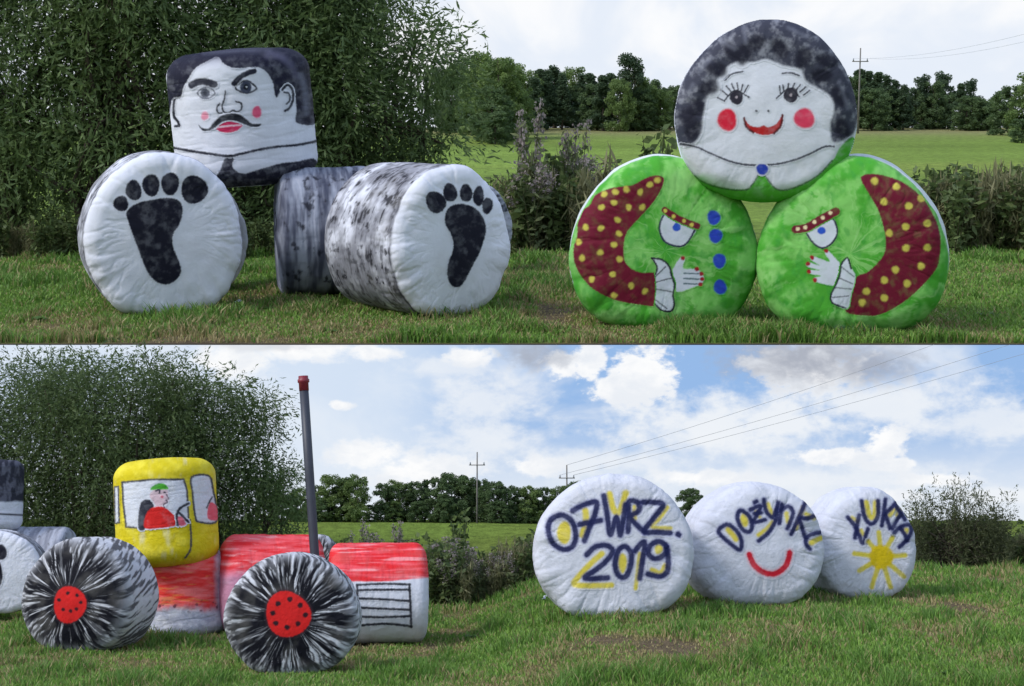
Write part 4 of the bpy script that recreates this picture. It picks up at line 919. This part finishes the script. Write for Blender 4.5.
lineup(UP, [(518, 74, 'spruce', 1.1), (528, 68, 'leafy', .8), (540, 70, 'spruce', 1.2), (547, 70, 'spruce', 1.1), (554, 66, 'spruce', 1.2), (562, 74, 'spruce', 1.1), (571, 64, 'leafy', .8), (582, 74, 'spruce', 1.2), (590, 74, 'spruce', 1.2), (603, 76, 'spruce', 1.2), (611, 74, 'spruce', 1.2), (620, 76, 'leafy', .8), (628, 53, 'pine', .8), (634, 70, 'leafy', .8), (645, 80, 'leafy', .9), (652, 78, 'round', .9), (660, 86, 'leafy', 1.0), (670, 84, 'round', 1.0), (680, 86, 'leafy', 1.0),
    (534, 78, 'spruce', 1.4), (556, 80, 'round', 1.1), (577, 82, 'round', 1.1), (597, 82, 'round', 1.1), (640, 86, 'round', 1.1), (525, 82, 'round', 1.1)], (148, 165), g1, LB)
g2 = 'trees of the wood right of the painted woman'
LB = {k: v.replace('left of the painted woman', 'behind the upper power pole') for k, v in LB.items()}
lineup(UP, [(850, 74, 'round', 1.0), (858, 70, 'spruce', 1.2), (866, 72, 'spruce', 1.2), (876, 73, 'spruce', 1.2), (885, 75, 'spruce', 1.2), (894, 80, 'spruce', 1.1), (903, 85, 'spruce', 1.2), (912, 86, 'round', 1.0), (921, 76, 'pine', 1.0), (932, 80, 'round', .9), (941, 73, 'pine', 1.0), (950, 90, 'round', .9), (960, 84, 'spruce', 1.1), (969, 80, 'pine', .9), (978, 96, 'round', 1.0), (987, 98, 'leafy', 1.0), (995, 96, 'round', 1.0),
    (872, 86, 'round', 1.2), (890, 88, 'round', 1.2), (908, 92, 'round', 1.2), (928, 92, 'round', 1.2), (948, 94, 'round', 1.2), (966, 95, 'round', 1.2), (984, 100, 'round', 1.2)], (150, 165), g2, LB)
far_tree(UP, 1008, 84, 130, 135, 'round', 'big leafy tree at the end of the upper wood', g2, 1.1); far_tree(UP, 1030, 70, 130, 132, 'leafy', 'tall bright leafy tree rising at the far right edge of the upper meadow', g2, 1.0)
far_tree(UP, 1022, 118, 134, 120, 'round', 'small round bush below the trees at the right edge of the upper meadow', 'field bushes', 1.6)
g3 = 'trees across the upper meadow behind the right footprint'
LB = {'leafy': 'pale green leafy tree across the meadow above the right footprint bale', 'round': 'rounded tree across the meadow above the right footprint bale'}
lineup(UP, [(452, 62, 'round', 1.0), (468, 52, 'leafy', .9), (484, 48, 'leafy', .9), (498, 54, 'leafy', .9), (512, 60, 'leafy', .8), (476, 74, 'round', 1.1), (492, 84, 'round', 1.1), (508, 80, 'round', 1.1), (458, 82, 'round', 1.1)], (120, 150), g3, LB)
far_tree(UP, 495, 110, 133, 118, 'round', 'round green bush standing in the meadow above the right footprint bale', 'field bushes', 1.35)
g4 = 'trees behind the lower meadow'
def low_line(rows, Yr, group, lb):
    for u, vt, kind, wk in rows: far_tree(LO, u, vt, 518, Yr[0] + (Yr[1] - Yr[0]) * tr_r.random(), kind, lb[kind], group, wk)
LB = {'leafy': 'light leafy tree at the end of the meadow right of the exhaust pipe', 'round': 'rounded dark tree at the end of the meadow right of the exhaust pipe'}
low_line([(300, 486, 'leafy', 1.1), (318, 484, 'round', 1.0), (332, 472, 'leafy', 1.0), (345, 476, 'round', 1.0), (357, 472, 'leafy', .8), (290, 494, 'round', 1.2), (310, 500, 'round', 1.3), (325, 500, 'round', 1.3), (350, 500, 'round', 1.3), (270, 478, 'leafy', 1.0)], (26.7, 27.5), g4 + ', nearer clump', LB)
LB2 = {'leafy': 'light leafy tree in the dark clump behind the lower power pole', 'round': 'rounded dark tree in the dark clump behind the lower power pole', 'spruce': 'pointed tree in the dark clump behind the lower power pole'}
low_line([(372, 504, 'round', 1.4), (386, 482, 'round', 1.0), (398, 478, 'leafy', 1.0), (412, 480, 'round', 1.0), (425, 480, 'spruce', 1.1), (438, 476, 'round', 1.0), (452, 471, 'round', 1.0), (466, 474, 'round', 1.0), (480, 478, 'round', 1.0), (492, 480, 'round', 1.0), (506, 484, 'round', 1.0), (392, 500, 'leafy', 1.4), (418, 500, 'round', 1.4), (445, 496, 'round', 1.3), (470, 498, 'round', 1.3), (498, 500, 'round', 1.3)], (26.7, 27.7), g4 + ', dark clump', LB2)
LB3 = {'round': 'dark rounded tree left of the date bale', 'leafy': 'dark loose tree left of the date bale'}
low_line([(518, 486, 'round', 1.0), (530, 484, 'leafy', 1.0), (543, 486, 'round', 1.0), (524, 500, 'round', 1.3), (540, 502, 'round', 1.3), (560, 484, 'leafy', 1.0), (575, 480, 'round', 1.0)], (26.6, 27.5), 'trees left of the date bale', LB3)
far_tree(LO, 690, 487, 518, 27.5, 'round', 'round tree showing between the date bale and the smile bale', None, 1.2)
low_line([(925, 522, 'round', 1.8), (1000, 521, 'round', 1.8), (1020, 519, 'round', 1.8), (1008, 523, 'leafy', 1.8), (985, 523, 'round', 1.8)], (27, 27.7), 'low trees on the far right crest', {'round': 'low dark tree on the crest at the far lower right', 'leafy': 'low leafy tree on the crest at the far lower right'})

# weeds
def weed_mesh(kind, seed):
    r = np.random.default_rng(seed); tb, P, C, PL = [], [], [], []
    for i in range(7):
        a = r.random() * 6.28; b0 = np.array([r.normal(0, .05), r.normal(0, .05), -.02]); h = .65 + .35 * r.random(); tip = b0 + np.array([math.cos(a) * .16, math.sin(a) * .16, h])
        mid = (b0 + tip) / 2 + np.array([0, 0, .06]); tb.append(tube([b0, mid, tip], [.008, .006, .003], 5, False))
        n = 42
        t = r.random(n) ** .8; q = (1 - t)[:, None] ** 2 * b0 + (2 * t * (1 - t))[:, None] * mid + (t ** 2)[:, None] * tip
        P.append(q + r.normal(0, .045, (n, 3)) * np.array([1, 1, .5]))
        if kind == 'plume':
            m = 70; PL.append(tip + np.stack([r.normal(0, .035, m), r.normal(0, .035, m), -.22 * r.random(m) + .04], 1))
    P = np.concatenate(P)
    ca, cb = {'plume': ((.11, .15, .07), (.19, .22, .10)), 'nettle': ((.08, .125, .045), (.15, .20, .07)), 'reed': ((.15, .165, .075), (.27, .26, .14))}[kind]
    sz, asp, dr = {'plume': (.11, .3, -.1), 'nettle': (.13, .42, .2), 'reed': (.26, .09, -1.0)}[kind]
    V, Q, cl = leaves(P, np.full(len(P), sz), r, lerp(np.array(ca), np.array(cb), r.random(len(P))), dr, asp)
    if PL:
        PL = np.concatenate(PL); v, q, k = leaves(PL, np.full(len(PL), .035), r, lerp(np.array([.24, .2, .2]), np.array([.42, .37, .37]), r.random(len(PL))), 0, .7)
        Q = np.concatenate([Q, q + len(V)]); V = np.concatenate([V, v]); cl = np.concatenate([cl, k])
    tv, tq = join(tb); tq = tq[0]
    Q = np.concatenate([Q, tq + len(V)]); V = np.concatenate([V, tv]); cl = np.concatenate([cl, np.tile([.07, .075, .035], (len(tv), 1))])
    return mesh('weed', V, Q, M_LEAF, col=cl, smooth=False, link=False).data
WEED = {k: [weed_mesh(k, 300 + 7 * i + j) for j in range(3)] for i, k in enumerate(('plume', 'nettle', 'reed'))}
WNAME = {'plume': 'flowering_weed', 'nettle': 'nettle_plant', 'reed': 'tall_grass_tuft'}
wr_ = np.random.default_rng(99)
def weeds(fr, n, u0, u1, Y0, Y1, hpx, mixk, where, group):
    for i in range(n):
        u = u0 + (u1 - u0) * (i + wr_.random()) / n; Y = Y0 + (Y1 - Y0) * wr_.random(); k = mixk[int(wr_.integers(len(mixk)))]
        one_weed(fr, u, Y, (hpx[0] + (hpx[1] - hpx[0]) * wr_.random()), k, {'plume': 'tall weed with pale fluffy flower heads ', 'nettle': 'leafy dark green weed ', 'reed': 'tuft of tall thin grass '}[k] + where, group + ', ' + WNAME[k].replace('_', ' '))
def one_weed(fr, u, Y, hpx, k, label, group, wk=1.0):
    x = fr.at(u, 300, Y)[0]; z = float(fr.terr(x, Y)); H = hpx * Y / F
    o = bpy.data.objects.new(WNAME[k], WEED[k][int(wr_.integers(3))]); COL.objects.link(o); tag(o, label, 'weed', group)
    return put(o, fr, (x, Y, z), wr_.random() * 6.28, (H * wk, H * wk, H))
# upper right, left of the woman
one_weed(UP, 527, 49, 150, 'plume', 'tallest pale plumed weed between footprint bale and green dress bale', None, .5)
one_weed(UP, 572, 49.5, 130, 'plume', 'pale plumed weed just left above the green sleeve', None, .5)
weeds(UP, 50, 514, 592, 47.5, 53, (50, 100), ['nettle', 'nettle', 'plume', 'reed'], 'beside the left green dress bale', 'weeds left of the painted woman')
weeds(UP, 18, 585, 690, 50, 55, (46, 80), ['nettle', 'plume'], 'behind the left green dress bale', 'weeds behind the painted woman')
one_weed(UP, 655, 53, 118, 'nettle', 'tall leafy weed beside the cheek of the painted woman', None, .7)
weeds(UP, 96, 925, 1040, 48, 53.5, (46, 84), ['nettle', 'reed', 'nettle', 'reed'], 'right of the green dress bales', 'weeds right of the painted woman')
weeds(UP, 14, 440, 514, 54, 60, (24, 60), ['nettle'], 'behind the right footprint bale', 'weeds behind the right footprint bale')
weeds(UP, 60, -20, 330, 45.5, 47.5, (26, 52), ['nettle', 'nettle', 'reed'], 'at the foot of the upper willows', 'weeds at the foot of the upper willows')
# lower left
weeds(LO, 34, 425, 470, 20.8, 22.6, (40, 66), ['nettle', 'nettle', 'plume'], 'close right of the grille bale', 'weeds close to the grille bale')
weeds(LO, 44, 465, 530, 20.8, 22.4, (26, 48), ['nettle', 'reed', 'reed', 'plume'], 'right of the grille bale', 'weeds right of the grille bale')
weeds(LO, 14, 330, 410, 21.5, 22.8, (40, 60), ['plume', 'nettle'], 'behind the red topped grille bale', 'weeds behind the grille bale')
one_weed(LO, 365, 22.0, 78, 'plume', 'pale plumed weed rising left behind the grille bale', None, .5); one_weed(LO, 404, 22.2, 74, 'plume', 'pale plumed weed rising right behind the grille bale', None, .5)
one_weed(LO, 460, 22.4, 84, 'nettle', 'tallest leafy weed on the lower meadow edge', None, .6)
weeds(LO, 46, -30, 225, 20.9, 21.6, (24, 46), ['nettle', 'reed'], 'at the foot of the willows behind the tractor', 'weeds at the foot of the lower willows')
# lower right
weeds(LO, 22, 508, 560, 21.3, 22.4, (26, 48), ['nettle', 'reed'], 'left of the date bale', 'weeds left of the date bale')
weeds(LO, 44, 905, 990, 21.6, 22.6, (30, 48), ['nettle', 'reed', 'nettle'], 'right of the sun bale', 'weeds right of the sun bale')
weeds(LO, 36, 985, 1045, 21.6, 22.6, (22, 34), ['nettle', 'reed', 'nettle'], 'right of the sun bale', 'weeds right of the sun bale')
p = LO.at(955, 560, 21.5); p[2] = float(LO.terr(p[0], p[1]))
bush('willow_shrub', LO, p, 1.42, .6, 1.24, 26000, .045, 140, 'upright grey-green shrub right of the sun bale', None, np.array([.06, .075, .035]), np.array([.13, .15, .07]), ncl=110, rcl=.026, stems=40, wands=120, droop=-.7, cat='shrub', shape=lambda h: 1.0 - .45 * h)

# low broad-leaved plants in the turf, torn film at the feet of two bales
def rosette():
    r = np.random.default_rng(5); V, Q, C = [], [], []
    for i in range(16):
        a = 2 * math.pi * i / 16 + r.normal(0, .2); L = .6 + .5 * r.random(); up = .25 + .5 * r.random(); w = .16 + .06 * r.random(); d = np.array([math.cos(a), math.sin(a), 0]); s_ = np.array([-math.sin(a), math.cos(a), 0])
        pts = [(0, .05), (.4, 1), (.75, .9), (1, .1)]; b = len(V)
        for t, k in pts:
            m_ = d * L * t + np.array([0, 0, up * L * math.sin(t * 2.2)]); V += [m_ - s_ * w * k, m_ + s_ * w * k]; g = .8 + .4 * r.random(); C += [(.10 * g, .19 * g, .045 * g)] * 2
        Q += [(b + 2 * j, b + 2 * j + 1, b + 2 * j + 3, b + 2 * j + 2) for j in range(3)]
    return mesh('leaves', np.array(V), np.array(Q), M_LEAF, col=np.array(C), link=False).data
ROS = rosette()
for fr, uv_, sz in ((UP, ((200, 326), (128, 331), (330, 334), (452, 322), (545, 327), (640, 333), (985, 318), (905, 334), (40, 322), (270, 312)), 8), (LO, ((150, 668), (400, 664), (470, 640), (590, 650), (760, 640), (880, 655), (980, 612), (45, 664), (660, 672), (815, 622), (945, 676), (520, 676)), 7)):
    for i, (u, v) in enumerate(uv_):
        g_ = fr.ground(u, v); k = sz * (.7 + .6 * wr_.random()) * g_[1] / F
        o = bpy.data.objects.new('broadleaf_plant', ROS); COL.objects.link(o); put(o, fr, g_, wr_.random() * 6.28, (k, k, k))
        tag(o, 'low broad leaved green plant in the turf of the ' + ('upper verge' if fr is UP else 'lower meadow'), 'plant', 'broad leaved plants of the ' + ('upper verge' if fr is UP else 'lower meadow'))
def flap(b, fr, u, v, wpx, seed):
    r = np.random.default_rng(seed); g_ = fr.ground(u, v); g_[1] -= .02; px = g_[1] / F; a = np.linspace(-1, 1, 12); X, Y_ = np.meshgrid(a, a)
    n = fbm(X * 1.6, Y_ * 1.6, 0, seed, 3); Zh = (.15 + 1.1 * n - .5 * X ** 2 - .4 * np.abs(Y_)) * wpx * .8 * px
    P = np.stack([g_[0] + (X + .5 * n) * wpx * px * .7, g_[1] + Y_ * wpx * px * .5, g_[2] + np.maximum(Zh, .0) + .01], -1).reshape(-1, 3)
    Li = np.linalg.inv(b.Mloc); P = P @ Li[:3, :3].T + Li[:3, 3]; I = np.arange(144).reshape(12, 12)
    mesh('torn_film', P, np.stack([I[:-1, :-1], I[:-1, 1:], I[1:, 1:], I[1:, :-1]], -1).reshape(-1, 4), b.mat, b.ob, col=np.tile(WHITE, (144, 1)))
flap(d2, UP, 911, 325, 9, 3); flap(t1, LO, 544, 601, 7, 5); flap(b1, UP, 237, 305, 8, 6)

# ------------------------------------------------------------------ power poles and wires
def pole(fr, u, vt, vb, Yp, label, arms=1):
    a = fr.at(u, vb, Yp); b = fr.at(u, vt, Yp); zg = float(fr.terr(a[0], Yp)) - .1; px = Yp / F
    o = bpy.data.objects.new('power_pole', None); COL.objects.link(o); tag(o, label, 'power pole')
    H = b[2] - zg; V, Q = join([tube([(0, 0, 0), (0, 0, H)], [1.0 * px, .6 * px], 8)]); mesh('mast', V, Q, M_WOOD, o)
    za = H - 13 * px; V, Q = join([box(0, -.7 * px, za, 16 * px, .7 * px, .9 * px)]); mesh('crossarm', V, Q, M_WOOD, o)
    for dx in (-6.8, 6.8):
        V, Q = join([tube([(dx * px, -.7 * px, za + .4 * px), (dx * px, -.7 * px, za + 3 * px)], [.7 * px, .5 * px], 6)]); mesh('insulator', V, Q, M_WIRE, o)
    return put(o, fr, (a[0], Yp, zg)), [np.array([a[0] + dx * px, Yp, zg + za + 3 * px]) for dx in (-6.8, 6.8)] + [np.array([a[0], Yp, b[2]])]
_, wU = pole(UP, 858, 48, 128, 140, 'thin wooden power pole with one crossarm beside the painted woman')
pole(LO, 477, 452, 518, 26.8, 'slender power pole at the meadow edge right of the exhaust pipe'); pole(LO, 387, 484, 518, 28.5, 'small distant power pole among the trees beside the exhaust pipe')
_, wL = pole(LO, 567, 465, 518, 29.0, 'power pole behind the top left of the date bale')
def wire(fr, a, b, sag, r, label, group):
    t = np.linspace(0, 1, 24)[:, None]; P = a * (1 - t) + b * t; P[:, 2] -= (sag * 4 * t * (1 - t))[:, 0]
    V, Q = join([tube(P - P[0], r, 5, False)]); o = mesh('power_line', V, Q, M_WIRE); o.matrix_world = fr.M @ Matrix.Translation(Vector(P[0])); tag(o, label, 'power line', group)
for k, (u, v) in enumerate(((934, 344.6), (1010, 344.6), (1030, 352))):
    e = LO.at(u, v, 27.6); wire(LO, wL[(2, 0, 1)[k]], e, .06, .0034, ('uppermost power line crossing the sky over the lettered bales', 'middle power line crossing the sky over the lettered bales', 'lowest power line crossing the sky over the lettered bales')[k], 'wires over the lettered bales')
for k, (u, v) in enumerate(((1040, 30), (1040, 38))):
    wire(UP, wU[k], UP.at(u, v, 95), .5, .008, ('upper thin power line right of the painted woman', 'lower thin power line right of the painted woman')[k], 'wires right of the painted woman')
